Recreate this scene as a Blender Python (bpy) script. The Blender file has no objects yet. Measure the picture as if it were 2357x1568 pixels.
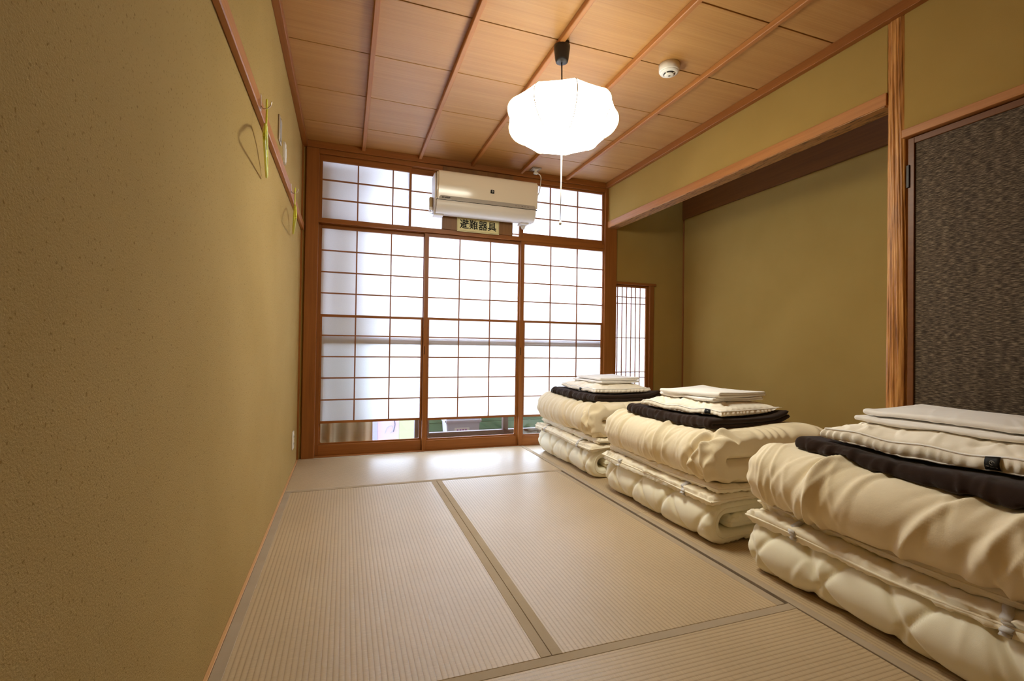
import bpy, bmesh, math, random
import numpy as np
from mathutils import Vector, Matrix

random.seed(7)
scene = bpy.context.scene
COL = scene.collection
PI = math.pi

# ------------------------------------------------------------------ camera
F_PX, IMG_W, IMG_H = 1088.9, 2357.0, 1568.0
YAW, PITCH, ROLL = 0.3383, 0.0118, 0.0142
cam_d = bpy.data.cameras.new('camera')
cam_d.sensor_fit = 'HORIZONTAL'
cam_d.sensor_width = 36.0
cam_d.lens = 36.0 * F_PX / IMG_W
cam_d.clip_start = 0.02
cam = bpy.data.objects.new('camera', cam_d)
COL.objects.link(cam)
fw = Vector((math.sin(YAW) * math.cos(PITCH), math.cos(YAW) * math.cos(PITCH), math.sin(PITCH)))
rt0 = Vector((math.cos(YAW), -math.sin(YAW), 0))
up0 = rt0.cross(fw)
rt = rt0 * math.cos(ROLL) + up0 * math.sin(ROLL)
up = -rt0 * math.sin(ROLL) + up0 * math.cos(ROLL)
m3 = Matrix((rt, up, -fw)).transposed()
cam.matrix_world = Matrix.Translation((0.3337, -3.9268, 0.8797)) @ m3.to_4x4()
scene.camera = cam

# ------------------------------------------------------------------ sky and exposure
world = bpy.data.worlds.new('overcast_sky')
scene.world = world
world.use_nodes = True
wn = world.node_tree
bg = wn.nodes['Background']
bg.inputs['Color'].default_value = (0.66, 0.77, 1.0, 1)
bg.inputs['Strength'].default_value = 9.0
LAMP_STRENGTH = 24.0

vs = scene.view_settings
vs.view_transform = 'Standard'
vs.look = 'None'
vs.gamma = 1.0
vs.use_curve_mapping = False
vs.exposure = 0.72
scene.cycles.max_bounces = 10
scene.cycles.diffuse_bounces = 6
scene.cycles.glossy_bounces = 4
scene.cycles.transmission_bounces = 8
scene.cycles.transparent_max_bounces = 12
scene.cycles.caustics_reflective = False
scene.cycles.caustics_refractive = False
scene.cycles.sample_clamp_indirect = 6.0
scene.cycles.use_denoising = True


# ------------------------------------------------------------------ material helpers
def srgb(r, g, b):
    f = lambda c: (c / 255 / 12.92) if c <= 10.3 else ((c / 255 + 0.055) / 1.055) ** 2.4
    return (f(r), f(g), f(b), 1)


class NT:
    def __init__(self, name):
        self.m = bpy.data.materials.new(name)
        self.m.use_nodes = True
        self.t = self.m.node_tree
        self.t.nodes.clear()
        self.out = self.n('ShaderNodeOutputMaterial')

    def n(self, typ, **kw):
        nd = self.t.nodes.new(typ)
        for k, v in kw.items():
            setattr(nd, k, v)
        return nd

    def l(self, a, b):
        self.t.links.new(a, b)

    def coord(self, scale=(1, 1, 1), rnd=True):
        tc = self.n('ShaderNodeTexCoord')
        mp = self.n('ShaderNodeMapping')
        mp.inputs['Scale'].default_value = scale
        if rnd:
            oi = self.n('ShaderNodeObjectInfo')
            mu = self.n('ShaderNodeMath', operation='MULTIPLY')
            mu.inputs[1].default_value = 37.0
            self.l(oi.outputs['Random'], mu.inputs[0])
            ad = self.n('ShaderNodeVectorMath', operation='ADD')
            self.l(tc.outputs['Object'], ad.inputs[0])
            self.l(mu.outputs[0], ad.inputs[1])
            self.l(ad.outputs[0], mp.inputs['Vector'])
        else:
            self.l(tc.outputs['Object'], mp.inputs['Vector'])
        return mp.outputs[0]

    def noise(self, vec, scale, detail=4, rough=0.55):
        nd = self.n('ShaderNodeTexNoise')
        nd.inputs['Scale'].default_value = scale
        nd.inputs['Detail'].default_value = detail
        nd.inputs['Roughness'].default_value = rough
        self.l(vec, nd.inputs['Vector'])
        return nd.outputs['Fac']

    def ramp(self, fac, stops):
        r = self.n('ShaderNodeValToRGB')
        el = r.color_ramp.elements
        while len(el) < len(stops):
            el.new(0.5)
        for e, (p, c) in zip(el, stops):
            e.position = p
            e.color = c
        self.l(fac, r.inputs[0])
        return r.outputs[0]

    def bsdf(self, color=None, rough=0.6, spec=0.3, **kw):
        b = self.n('ShaderNodeBsdfPrincipled')
        if color is not None:
            if isinstance(color, tuple):
                b.inputs['Base Color'].default_value = color
            else:
                self.l(color, b.inputs['Base Color'])
        b.inputs['Roughness'].default_value = rough
        b.inputs['Specular IOR Level'].default_value = spec
        for k, v in kw.items():
            b.inputs[k].default_value = v
        self.l(b.outputs[0], self.out.inputs[0])
        return b

    def bump(self, b, h, strength, dist):
        bp = self.n('ShaderNodeBump')
        bp.inputs['Strength'].default_value = strength
        bp.inputs['Distance'].default_value = dist
        self.l(h, bp.inputs['Height'])
        self.l(bp.outputs[0], b.inputs['Normal'])


def plain(name, c, rough=0.5, spec=0.3, **kw):
    t = NT(name)
    t.bsdf(c, rough, spec, **kw)
    return t.m


def wood(name, light, dark, axis, fine=60, rough=0.45, spec=0.35, stretch=0.035):
    """straight-grained wood, fibre along the given axis"""
    t = NT(name)
    sc = [1, 1, 1]
    sc['xyz'.index(axis)] = stretch
    v = t.coord(tuple(sc))
    a = t.noise(v, fine, 5, 0.6)
    b = t.noise(v, fine * 0.16, 3, 0.5)
    mx = t.n('ShaderNodeMix')
    mx.inputs[0].default_value = 0.45
    t.l(a, mx.inputs[2])
    t.l(b, mx.inputs[3])
    c = t.ramp(mx.outputs[0], [(0.32, dark), (0.66, light)])
    bs = t.bsdf(c, rough, spec)
    t.bump(bs, a, 0.12, 0.002)
    return t.m


def plaster(name, light, dark, grain, bump, dist, pit=0.24):
    t = NT(name)
    v = t.coord(rnd=False)
    a = t.noise(v, grain, 6, 0.65)
    big = t.noise(v, 2.2, 3, 0.5)
    spk = t.noise(v, grain * 0.55, 2, 0.4)
    c = t.ramp(big, [(0.3, dark), (0.7, light)])
    sp = t.ramp(spk, [(pit, (0.62, 0.56, 0.45, 1)), (pit + 0.08, (1, 1, 1, 1))])
    mx = t.n('ShaderNodeMix', data_type='RGBA', blend_type='MULTIPLY')
    mx.inputs[0].default_value = 1.0
    t.l(c, mx.inputs[6])
    t.l(sp, mx.inputs[7])
    bs = t.bsdf(mx.outputs[2], 0.92, 0.12)
    t.bump(bs, a, bump, dist)
    return t.m


def fabric(name, c1, c2, grain=500, rough=0.9, bump=0.25, sheen=0.1, spec=0.06, wr=0.0):
    t = NT(name)
    v = t.coord(rnd=False)
    a = t.noise(v, grain, 2, 0.5)
    b = t.noise(v, 7, 4, 0.6)
    c = t.ramp(b, [(0.3, c1), (0.7, c2)])
    bs = t.bsdf(c, rough, spec)
    bs.inputs['Sheen Weight'].default_value = sheen
    if wr > 0:
        w = t.noise(v, 26, 5, 0.62)
        mu = t.n('ShaderNodeMath', operation='MULTIPLY_ADD')
        mu.inputs[1].default_value = wr
        t.l(w, mu.inputs[0])
        t.l(a, mu.inputs[2])
        t.bump(bs, mu.outputs[0], bump, 0.002)
    else:
        t.bump(bs, a, bump, 0.001)
    return t.m


def tatami_mat(name, axis):
    """woven rush: ribs running along axis, 15 mm apart"""
    t = NT(name)
    tc = t.n('ShaderNodeTexCoord')
    sx = t.n('ShaderNodeSeparateXYZ')
    t.l(tc.outputs['Object'], sx.inputs[0])
    across = sx.outputs['X' if axis == 'y' else 'Y']
    mul = t.n('ShaderNodeMath', operation='MULTIPLY')
    mul.inputs[1].default_value = 2 * PI / 0.0152
    t.l(across, mul.inputs[0])
    sn = t.n('ShaderNodeMath', operation='SINE')
    t.l(mul.outputs[0], sn.inputs[0])
    ab = t.n('ShaderNodeMath', operation='MULTIPLY_ADD')
    ab.inputs[1].default_value = 0.5
    ab.inputs[2].default_value = 0.5
    t.l(sn.outputs[0], ab.inputs[0])
    pw = t.n('ShaderNodeMath', operation='POWER')
    pw.inputs[1].default_value = 0.35
    t.l(ab.outputs[0], pw.inputs[0])
    sc = (30, 900, 1) if axis == 'y' else (900, 30, 1)
    fib = t.noise(t.coord(sc, rnd=False), 1.0, 2, 0.5)
    big = t.noise(t.coord((1, 1, 1), rnd=False), 3.0, 3, 0.5)
    c = t.ramp(pw.outputs[0], [(0.0, srgb(154, 129, 97)), (0.55, srgb(184, 161, 128)), (1.0, srgb(192, 169, 136))])
    f2 = t.ramp(fib, [(0.3, (0.83, 0.82, 0.79, 1)), (0.7, (1.08, 1.07, 1.05, 1))])
    b2 = t.ramp(big, [(0.3, (0.94, 0.94, 0.93, 1)), (0.7, (1.03, 1.03, 1.03, 1))])
    m1 = t.n('ShaderNodeMix', data_type='RGBA', blend_type='MULTIPLY')
    m1.inputs[0].default_value = 1
    t.l(c, m1.inputs[6]); t.l(f2, m1.inputs[7])
    m2 = t.n('ShaderNodeMix', data_type='RGBA', blend_type='MULTIPLY')
    m2.inputs[0].default_value = 1
    t.l(m1.outputs[2], m2.inputs[6]); t.l(b2, m2.inputs[7])
    bs = t.bsdf(m2.outputs[2], 0.40, 0.65)
    t.bump(bs, pw.outputs[0], 0.24, 0.0014)
    return t.m


M = {}
M['plaster_left'] = plaster('plaster_sand', srgb(183, 155, 98), srgb(176, 148, 91), 270, 0.8, 0.004, 0.275)
M['plaster'] = plaster('plaster_juraku', srgb(169, 139, 76), srgb(161, 131, 69), 420, 0.25, 0.002, 0.12)
for ax in 'xyz':
    M['post_' + ax] = wood('post_wood_' + ax, srgb(156, 96, 42), srgb(128, 74, 28), ax, 70)
    M['muntin_' + ax] = wood('muntin_wood_' + ax, srgb(158, 104, 62), srgb(132, 82, 46), ax, 70)
    M['trim_' + ax] = wood('trim_wood_' + ax, srgb(184, 124, 68), srgb(160, 101, 50), ax, 80)
M['ceiling'] = wood('ceiling_wood', srgb(190, 142, 84), srgb(170, 121, 66), 'x', 150, 0.42, 0.35, 0.012)
M['groove'] = plain('groove_dark', srgb(52, 34, 20), 0.9, 0.05)
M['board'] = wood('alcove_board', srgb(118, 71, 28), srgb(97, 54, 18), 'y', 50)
M['panel'] = wood('panel_wood', srgb(140, 98, 54), srgb(112, 74, 38), 'z', 60)
M['tatami_y'] = tatami_mat('tatami_rush_y', 'y')
M['tatami_x'] = tatami_mat('tatami_rush_x', 'x')
M['base_strip'] = wood('base_strip_wood', srgb(210, 164, 112), srgb(192, 144, 94), 'y', 80)
M['heri'] = fabric('tatami_border_cloth', srgb(164, 146, 122), srgb(172, 154, 130), 900, 0.8, 0.3, 0.0)
M['white_plastic'] = plain('white_plastic', srgb(226, 220, 208), 0.35, 0.5)
M['ac_body'] = plain('aircon_shell', srgb(222, 216, 208), 0.4, 0.5)
M['ac_panel'] = plain('aircon_panel', srgb(232, 220, 200), 0.12, 0.55)
M['ac_grey'] = plain('aircon_grey_strip', srgb(168, 162, 154), 0.35, 0.5)
M['ac_dark'] = plain('aircon_gap', srgb(46, 42, 40), 0.6, 0.2)
M['black'] = plain('black_print', srgb(26, 23, 20), 0.6, 0.2)
M['grey_print'] = plain('grey_print', srgb(120, 112, 104), 0.6, 0.2)
M['pale_print'] = plain('pale_print', srgb(206, 200, 190), 0.6, 0.2)
M['beige_plastic'] = plain('beige_plastic', srgb(184, 164, 124), 0.5, 0.3)
M['sign'] = plain('sign_cream', srgb(222, 212, 160), 0.45, 0.3)
M['steel'] = plain('brushed_steel', srgb(176, 160, 136), 0.4, 0.5, Metallic=0.8)
M['hook_metal'] = plain('hook_metal', srgb(210, 196, 182), 0.3, 0.5, Metallic=0.7)
M['dark_metal'] = plain('dark_metal', srgb(40, 34, 30), 0.45, 0.4, Metallic=0.5)
M['yellow'] = plain('yellow_plastic', srgb(214, 218, 60), 0.35, 0.5)
M['black_plastic'] = plain('black_plastic', srgb(38, 32, 28), 0.45, 0.4)
M['cord_white'] = plain('cord_white', srgb(228, 220, 204), 0.5, 0.3)
M['mattress'] = fabric('mattress_cotton', srgb(244, 238, 214), srgb(240, 233, 208), 700, 0.85, 0.15, 0.1, wr=2.0)
M['pad'] = fabric('pad_cotton', srgb(245, 236, 214), srgb(240, 229, 204), 700, 0.85, 0.2, 0.1, wr=3.0)
M['comforter'] = fabric('comforter_cotton', srgb(240, 226, 196), srgb(234, 218, 186), 1100, 0.9, 0.2, 0.08, wr=5.0)
M['blanket'] = fabric('blanket_fleece', srgb(50, 35, 27), srgb(40, 27, 20), 1000, 0.95, 0.3, 0.14, 0.04, wr=2.0)
M['pillow'] = fabric('pillow_cotton', srgb(248, 240, 224), srgb(244, 234, 216), 1000, 0.88, 0.15, 0.08, wr=4.0)
M['sheet'] = fabric('sheet_cotton', srgb(246, 242, 236), srgb(240, 235, 228), 700, 0.85, 0.2, 0.1, wr=3.0)
M['strap'] = fabric('strap_elastic', srgb(206, 202, 198), srgb(198, 194, 190), 900, 0.7, 0.4)
M['curtain'] = fabric('curtain_cloth', srgb(216, 200, 172), srgb(206, 190, 162), 500, 0.9, 0.2)
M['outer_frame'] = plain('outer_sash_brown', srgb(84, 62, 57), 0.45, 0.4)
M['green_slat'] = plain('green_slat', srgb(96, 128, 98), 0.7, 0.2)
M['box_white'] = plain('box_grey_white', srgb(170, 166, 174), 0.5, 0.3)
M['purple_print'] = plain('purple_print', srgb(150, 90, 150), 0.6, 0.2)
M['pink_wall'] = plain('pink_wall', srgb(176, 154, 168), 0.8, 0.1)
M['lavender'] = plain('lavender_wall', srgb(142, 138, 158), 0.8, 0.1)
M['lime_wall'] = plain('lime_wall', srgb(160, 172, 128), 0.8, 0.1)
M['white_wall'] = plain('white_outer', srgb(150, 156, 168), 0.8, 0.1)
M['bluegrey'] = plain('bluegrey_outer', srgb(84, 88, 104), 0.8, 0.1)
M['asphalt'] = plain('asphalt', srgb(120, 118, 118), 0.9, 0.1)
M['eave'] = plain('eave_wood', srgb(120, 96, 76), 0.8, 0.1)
M['back_wood'] = wood('back_wood', srgb(150, 104, 62), srgb(126, 82, 46), 'z', 60)


def paper_mat():
    t = NT('washi_paper')
    v = t.coord(rnd=False)
    a = t.noise(v, 160, 4, 0.6)
    c = t.ramp(a, [(0.3, (0.90, 0.90, 0.90, 1)), (0.7, (0.96, 0.96, 0.96, 1))])
    d = t.n('ShaderNodeBsdfDiffuse')
    d.inputs['Color'].default_value = (0.78, 0.77, 0.75, 1)
    tr = t.n('ShaderNodeBsdfTranslucent')
    t.l(c, tr.inputs['Color'])
    mx = t.n('ShaderNodeMixShader')
    mx.inputs[0].default_value = 0.74
    t.l(d.outputs[0], mx.inputs[1]); t.l(tr.outputs[0], mx.inputs[2])
    t.l(mx.outputs[0], t.out.inputs[0])
    return t.m


def glass_mat():
    t = NT('clear_glass')
    tr = t.n('ShaderNodeBsdfTransparent')
    tr.inputs['Color'].default_value = (0.95, 0.97, 0.96, 1)
    g = t.n('ShaderNodeBsdfGlossy')
    g.inputs['Roughness'].default_value = 0.02
    mx = t.n('ShaderNodeMixShader')
    mx.inputs[0].default_value = 0.07
    t.l(tr.outputs[0], mx.inputs[1]); t.l(g.outputs[0], mx.inputs[2])
    t.l(mx.outputs[0], t.out.inputs[0])
    return t.m


def lamp_mat():
    t = NT('lantern_shade_lit')
    e = t.n('ShaderNodeEmission')
    e.inputs['Color'].default_value = (1.0, 0.985, 0.84, 1)
    # no bulb inside: emission graded by height, weak on top to dim the ceiling
    tc = t.n('ShaderNodeTexCoord')
    sx = t.n('ShaderNodeSeparateXYZ')
    t.l(tc.outputs['Object'], sx.inputs[0])
    mr = t.n('ShaderNodeMapRange')
    mr.inputs['From Min'].default_value = 0.0
    mr.inputs['From Max'].default_value = 0.214
    mr.inputs['To Min'].default_value = LAMP_STRENGTH * 1.15
    mr.inputs['To Max'].default_value = LAMP_STRENGTH * 0.11
    t.l(sx.outputs['Z'], mr.inputs['Value'])
    t.l(mr.outputs[0], e.inputs['Strength'])
    t.l(e.outputs[0], t.out.inputs[0])
    return t.m


def bark_mat():
    t = NT('wrinkled_log')
    v = t.coord((1, 1, 0.05), rnd=False)
    a = t.noise(v, 110, 4, 0.6)
    c = t.ramp(a, [(0.3, srgb(112, 66, 24)), (0.5, srgb(180, 120, 58)), (0.72, srgb(216, 160, 92))])
    bs = t.bsdf(c, 0.45, 0.4)
    t.bump(bs, a, 0.5, 0.004)
    return t.m


def hewn_mat():
    t = NT('hewn_beam')
    v = t.coord((1, 0.16, 1), rnd=False)
    a = t.noise(v, 90, 3, 0.55)
    c = t.ramp(a, [(0.36, srgb(92, 58, 26)), (0.47, srgb(160, 112, 62)), (0.7, srgb(178, 128, 76))])
    bs = t.bsdf(c, 0.5, 0.35)
    t.bump(bs, a, 0.8, 0.006)
    return t.m


def fusuma_mat():
    t = NT('dark_textile')
    v = t.coord((1, 16, 130), rnd=False)
    w = t.noise(t.coord((1, 1, 1), rnd=False), 9, 2, 0.5)
    ad = t.n('ShaderNodeVectorMath', operation='MULTIPLY_ADD')
    ad.inputs[1].default_value = (0.0, 0.0, 2.2)
    t.l(w, ad.inputs[0])
    t.l(v, ad.inputs[2])
    a = t.noise(ad.outputs[0], 2.6, 3, 0.6)
    b = t.noise(t.coord((1, 30, 1.2), rnd=False), 1.0, 2, 0.5)
    mx = t.n('ShaderNodeMath', operation='MULTIPLY_ADD')
    mx.inputs[1].default_value = 0.10
    t.l(b, mx.inputs[0]); t.l(a, mx.inputs[2])
    c = t.ramp(mx.outputs[0], [(0.40, srgb(50, 40, 31)), (0.55, srgb(80, 67, 53)), (0.72, srgb(132, 116, 94))])
    bs = t.bsdf(c, 0.8, 0.2)
    t.bump(bs, a, 0.3, 0.002)
    return t.m


M['paper'] = paper_mat()
M['glass'] = glass_mat()
M['lamp'] = lamp_mat()
M['bark'] = bark_mat()
M['hewn'] = hewn_mat()
M['fusuma'] = fusuma_mat()
M['lamp_rib'] = plain('lantern_rib', srgb(244, 226, 190), 0.6, 0.2)

# ------------------------------------------------------------------ object helpers
WL = {}      # object name -> world location (parents are only translated)


def link(name, data, world, parent=None):
    o = bpy.data.objects.new(name, data)
    COL.objects.link(o)
    world = Vector(world)
    WL[o.name] = world
    if parent is not None:
        o.parent = parent
        o.location = world - WL[parent.name]
    else:
        o.location = world
    return o


def tag(o, label=None, cat=None, group=None, kind=None):
    if label: o['label'] = label
    if cat: o['category'] = cat
    if group: o['group'] = group
    if kind: o['kind'] = kind
    return o


def empty(name, loc, label=None, cat=None, group=None, kind=None, parent=None):
    return tag(link(name, None, loc, parent), label, cat, group, kind)


def struct(o, label):
    return tag(o, label, None, None, 'structure')


_cache = {}


def box(name, x0, x1, y0, y1, z0, z1, mat, parent=None, bev=0.0015):
    dx, dy, dz = x1 - x0, y1 - y0, z1 - z0
    key = (round(dx, 4), round(dy, 4), round(dz, 4), mat.name, bev)
    me = _cache.get(key)
    if me is None:
        bm = bmesh.new()
        bmesh.ops.create_cube(bm, size=1.0)
        bmesh.ops.scale(bm, vec=(dx, dy, dz), verts=bm.verts)
        b = min(bev, 0.3 * min(dx, dy, dz))
        if b > 0.0002:
            bmesh.ops.bevel(bm, geom=bm.edges[:], offset=b, segments=1, affect='EDGES')
        me = bpy.data.meshes.new(name)
        bm.to_mesh(me)
        bm.free()
        me.materials.append(mat)
        _cache[key] = me
    return link(name, me, ((x0 + x1) / 2, (y0 + y1) / 2, (z0 + z1) / 2), parent)


def from_bm(name, bm, mat, parent=None, smooth=False, origin=None):
    """bmesh in world coordinates -> one object with its origin at the base centre"""
    bm.normal_update()
    co = np.array([v.co[:] for v in bm.verts])
    lo, hi = co.min(0), co.max(0)
    c = Vector(origin) if origin is not None else Vector(((lo[0] + hi[0]) / 2, (lo[1] + hi[1]) / 2, lo[2]))
    bmesh.ops.translate(bm, vec=-c, verts=bm.verts)
    me = bpy.data.meshes.new(name)
    bm.to_mesh(me)
    bm.free()
    if smooth:
        me.polygons.foreach_set('use_smooth', [True] * len(me.polygons))
    me.materials.append(mat)
    return link(name, me, c, parent)


def from_arrays(name, V, Fc, mat, parent=None, smooth=True):
    V = np.asarray(V, float)
    lo, hi = V.min(0), V.max(0)
    c = np.array([(lo[0] + hi[0]) / 2, (lo[1] + hi[1]) / 2, lo[2]])
    me = bpy.data.meshes.new(name)
    me.from_pydata((V - c).tolist(), [], Fc)
    me.update()
    if smooth:
        me.polygons.foreach_set('use_smooth', [True] * len(me.polygons))
    me.materials.append(mat)
    return link(name, me, c, parent)


def bm_box(bm, x0, x1, y0, y1, z0, z1):
    vs_ = [bm.verts.new(p) for p in ((x0, y0, z0), (x1, y0, z0), (x1, y1, z0), (x0, y1, z0), (x0, y0, z1), (x1, y0, z1), (x1, y1, z1), (x0, y1, z1))]
    for f in ((3, 2, 1, 0), (4, 5, 6, 7), (0, 1, 5, 4), (1, 2, 6, 5), (2, 3, 7, 6), (3, 0, 4, 7)):
        bm.faces.new([vs_[i] for i in f])


def boxes(name, rects, mat, parent=None):
    bm = bmesh.new()
    for r in rects:
        bm_box(bm, *r)
    return from_bm(name, bm, mat, parent)


def tube(name, pts, r, mat, parent=None, n=8, closed=False):
    P = np.asarray(pts, float)
    k = len(P)
    rr = np.full(k, r) if np.isscalar(r) else np.asarray(r, float)
    if closed:
        T = np.roll(P, -1, 0) - np.roll(P, 1, 0)
    else:
        T = np.gradient(P, axis=0)
    T /= np.linalg.norm(T, axis=1)[:, None] + 1e-12
    ref = np.array([0, 0, 1.0]) if abs(T[0, 2]) < 0.9 else np.array([1.0, 0, 0])
    V = []
    nrm = ref - T[0] * ref.dot(T[0])
    nrm /= np.linalg.norm(nrm)
    for i in range(k):
        nrm = nrm - T[i] * nrm.dot(T[i])
        nrm /= np.linalg.norm(nrm) + 1e-12
        bn = np.cross(T[i], nrm)
        for j in range(n):
            a = 2 * PI * j / n
            V.append(P[i] + rr[i] * (math.cos(a) * nrm + math.sin(a) * bn))
    Fc = []
    for i in range(k if closed else k - 1):
        i2 = (i + 1) % k
        for j in range(n):
            j2 = (j + 1) % n
            Fc.append((i * n + j, i * n + j2, i2 * n + j2, i2 * n + j))
    if not closed:
        Fc.append(tuple(range(n - 1, -1, -1)))
        Fc.append(tuple((k - 1) * n + j for j in range(n)))
    return from_arrays(name, V, Fc, mat, parent)


def lathe(name, prof, cx, cy, mat, parent=None, n=32):
    V, Fc = [], []
    for (r, z) in prof:
        for j in range(n):
            a = 2 * PI * j / n
            V.append((cx + r * math.cos(a), cy + r * math.sin(a), z))
    for i in range(len(prof) - 1):
        for j in range(n):
            j2 = (j + 1) % n
            Fc.append((i * n + j, i * n + j2, (i + 1) * n + j2, (i + 1) * n + j))
    Fc.append(tuple(range(n - 1, -1, -1)))
    Fc.append(tuple((len(prof) - 1) * n + j for j in range(n)))
    return from_arrays(name, V, Fc, mat, parent)


def smooth_pts(pts, n=12):
    """Catmull-Rom through the points"""
    P = [np.array(p, float) for p in pts]
    P = [2 * P[0] - P[1]] + P + [2 * P[-1] - P[-2]]
    out = []
    for i in range(1, len(P) - 2):
        for k in range(n):
            t = k / n
            a, b, c, d = P[i - 1:i + 3]
            out.append(0.5 * ((2 * b) + (c - a) * t + (2 * a - 5 * b + 4 * c - d) * t * t + (3 * b - a - 3 * c + d) * t ** 3))
    out.append(P[-2])
    return np.array(out)


def lettering(name, text, size, loc, rot, mat, parent, depth=0.0006, xscale=1.0, bold=0.0):
    """flat lettering, built from the program's own font, as a thin mesh"""
    cu = bpy.data.curves.new(name, 'FONT')
    cu.body = text
    cu.size = size
    cu.align_x = 'CENTER'
    cu.align_y = 'CENTER'
    cu.extrude = depth
    cu.offset = bold
    cu.resolution_u = 3
    tmp = bpy.data.objects.new('tmp_text', cu)
    COL.objects.link(tmp)
    dg = bpy.context.evaluated_depsgraph_get()
    dg.update()
    me = bpy.data.meshes.new_from_object(tmp.evaluated_get(dg))
    bpy.data.objects.remove(tmp)
    bpy.data.curves.remove(cu)
    me.transform(Matrix.Diagonal((xscale, 1, 1, 1)))
    me.transform(rot.to_4x4())
    me.materials.clear()
    me.materials.append(mat)
    me.name = name
    return link(name, me, loc, parent)


# ================================================================== room shell
RX = 2.657          # plane of the alcove-side wall
AX = 3.54           # back of the alcove
ZC = 2.43           # ceiling boards
YN = -4.75          # wall behind the camera
ZH = 2.38           # lower edge of the ceiling moulding

fl = struct(boxes('floor', [(-0.1, AX + 0.1, YN, 0.12, -0.14, -0.056), (-0.1, RX + 0.06, YN, -3.60, -0.056, 0.0)], M['back_wood']), 'wooden floor under the straw mats')

wl = struct(box('wall_left', -0.12, 0.0, YN, 0.12, -0.14, 2.62, M['plaster_left'], None, 0), 'long mustard plaster wall with the picture rail and hangers')
struct(box('wall_near', -0.12, AX + 0.12, YN - 0.1, YN, -0.14, 2.62, M['plaster'], None, 0), 'plaster wall behind the viewer')
# wall of the alcove side: band above the alcove opening, wall above the closet door, wall behind the viewer
struct(box('wall_right', RX, RX + 0.09, -2.46, 0.0, 2.055, 2.62, M['plaster'], None, 0), 'mustard plaster band above the alcove opening')
wr2 = struct(boxes('wall_closet', [(RX, RX + 0.09, YN, -2.53, 1.855, 2.62), (RX + 0.05, RX + 0.09, YN, -2.53, -0.14, 1.855), (RX, RX + 0.09, YN, -3.50, -0.14, 1.855)], M['plaster']), 'mustard plaster wall above the dark closet door')
struct(box('wall_alcove', AX, AX + 0.1, -2.6, 0.1, -0.14, 2.75, M['plaster'], None, 0), 'mustard plaster back wall of the alcove')
struct(boxes('wall_alcove_far', [(2.755, AX, 0.0, 0.1, 1.51, 2.75), (3.18, AX, 0.0, 0.1, -0.14, 1.51), (2.755, 3.18, 0.0, 0.1, -0.14, 0.44)], M['plaster']), 'alcove end wall with the small latticed window')
struct(box('wall_alcove_near', RX + 0.09, AX, -2.6, -2.53, -0.14, 2.75, M['plaster'], None, 0), 'plaster end wall of the alcove behind the log pillar')
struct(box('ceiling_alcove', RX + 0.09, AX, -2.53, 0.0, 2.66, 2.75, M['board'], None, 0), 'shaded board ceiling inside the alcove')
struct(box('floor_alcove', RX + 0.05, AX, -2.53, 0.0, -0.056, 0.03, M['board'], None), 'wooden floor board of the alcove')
# far wall: strips around the sliding doors
struct(boxes('wall_far', [(-0.12, 0.03, 0.0, 0.12, -0.14, 2.62), (0.03, 2.755, 0.06, 0.12, 2.36, 2.62)], M['plaster']), 'narrow plaster strip beside the corner post')

# ceiling: backing, boards and battens
ce = struct(box('ceiling', -0.12, RX + 0.1, YN, 0.12, ZC + 0.012, ZC + 0.10, M['groove'], None, 0), 'boarded wooden ceiling with five battens')
XB = [0.0, 0.443, 0.886, 1.329, 1.771, 2.214, RX]
ys = [0.0] + [-0.372 - 0.463 * k for k in range(9)] + [YN]
for i in range(6):
    for j in range(len(ys) - 1):
        a, b = ys[j + 1], ys[j]
        o = box('ceiling_board', XB[i], XB[i + 1], a + 0.0035, b - 0.0035, ZC, ZC + 0.011, M['ceiling'], ce, 0.0008)
for i in range(1, 6):
    box('batten', XB[i] - 0.013, XB[i] + 0.013, YN, -0.028, ZC - 0.03, ZC - 0.0005, M['trim_y'], ce, 0.003)
# ceiling mouldings
struct(box('trim_1', 0.0, 0.035, YN, 0.0, ZH, ZC, M['post_y'], None, 0.002), 'ceiling moulding along the left wall')
struct(box('trim_2', RX - 0.035, RX, YN, 0.0, ZH, ZC, M['post_y'], None, 0.002), 'ceiling moulding along the alcove wall')
struct(box('trim_3', 0.035, RX - 0.035, -0.03, 0.06, ZH, ZC, M['post_x'], None, 0.002), 'ceiling moulding above the sliding doors')

# posts and beams of the far wall
struct(box('trim_4', 0.03, 0.121, -0.02, 0.12, -0.05, ZH, M['post_z'], None, 0.003), 'brown wooden corner post left of the sliding doors')
struct(box('trim_5', 2.626, 2.755, -0.02, 0.12, -0.05, 2.55, M['post_z'], None, 0.003), 'brown wooden post between the doors and the alcove')
struct(box('trim_6', 0.121, 2.626, -0.012, 0.12, 2.345, ZH, M['post_x'], None, 0.002), 'top beam above the transom panes')
struct(boxes('trim_7', [(0.121, 2.626, -0.004, 0.010, 1.815, 1.85), (0.121, 2.626, 0.0, 0.12, 1.828, 1.85), (0.121, 2.626, 0.026, 0.034, 1.815, 1.83), (0.121, 2.626, 0.056, 0.064, 1.815, 1.83), (0.121, 2.626, 0.090, 0.12, 1.815, 1.83)], M['post_x']), 'grooved lintel between the doors and the transom')
struct(box('trim_8', 0.03, 2.755, -0.004, 0.14, -0.05, 0.004, M['post_x'], None, 0.001), 'wooden threshold under the sliding doors')
struct(box('trim_9', 0.0, 0.012, -0.03, 0.0, 0.0, ZH, M['post_z'], None, 0.001), 'thin corner strip beside the corner post')
# left wall rail and base strip
rail = struct(box('trim_10', 0.0, 0.022, YN, -0.02, 1.738, 1.79, M['trim_y'], None, 0.003), 'wooden picture rail along the left wall')
struct(box('baseboard_left', 0.0, 0.011, YN, -0.004, -0.05, 0.003, M['base_strip'], None, 0.001), 'thin wooden strip at the foot of the left wall')
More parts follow.
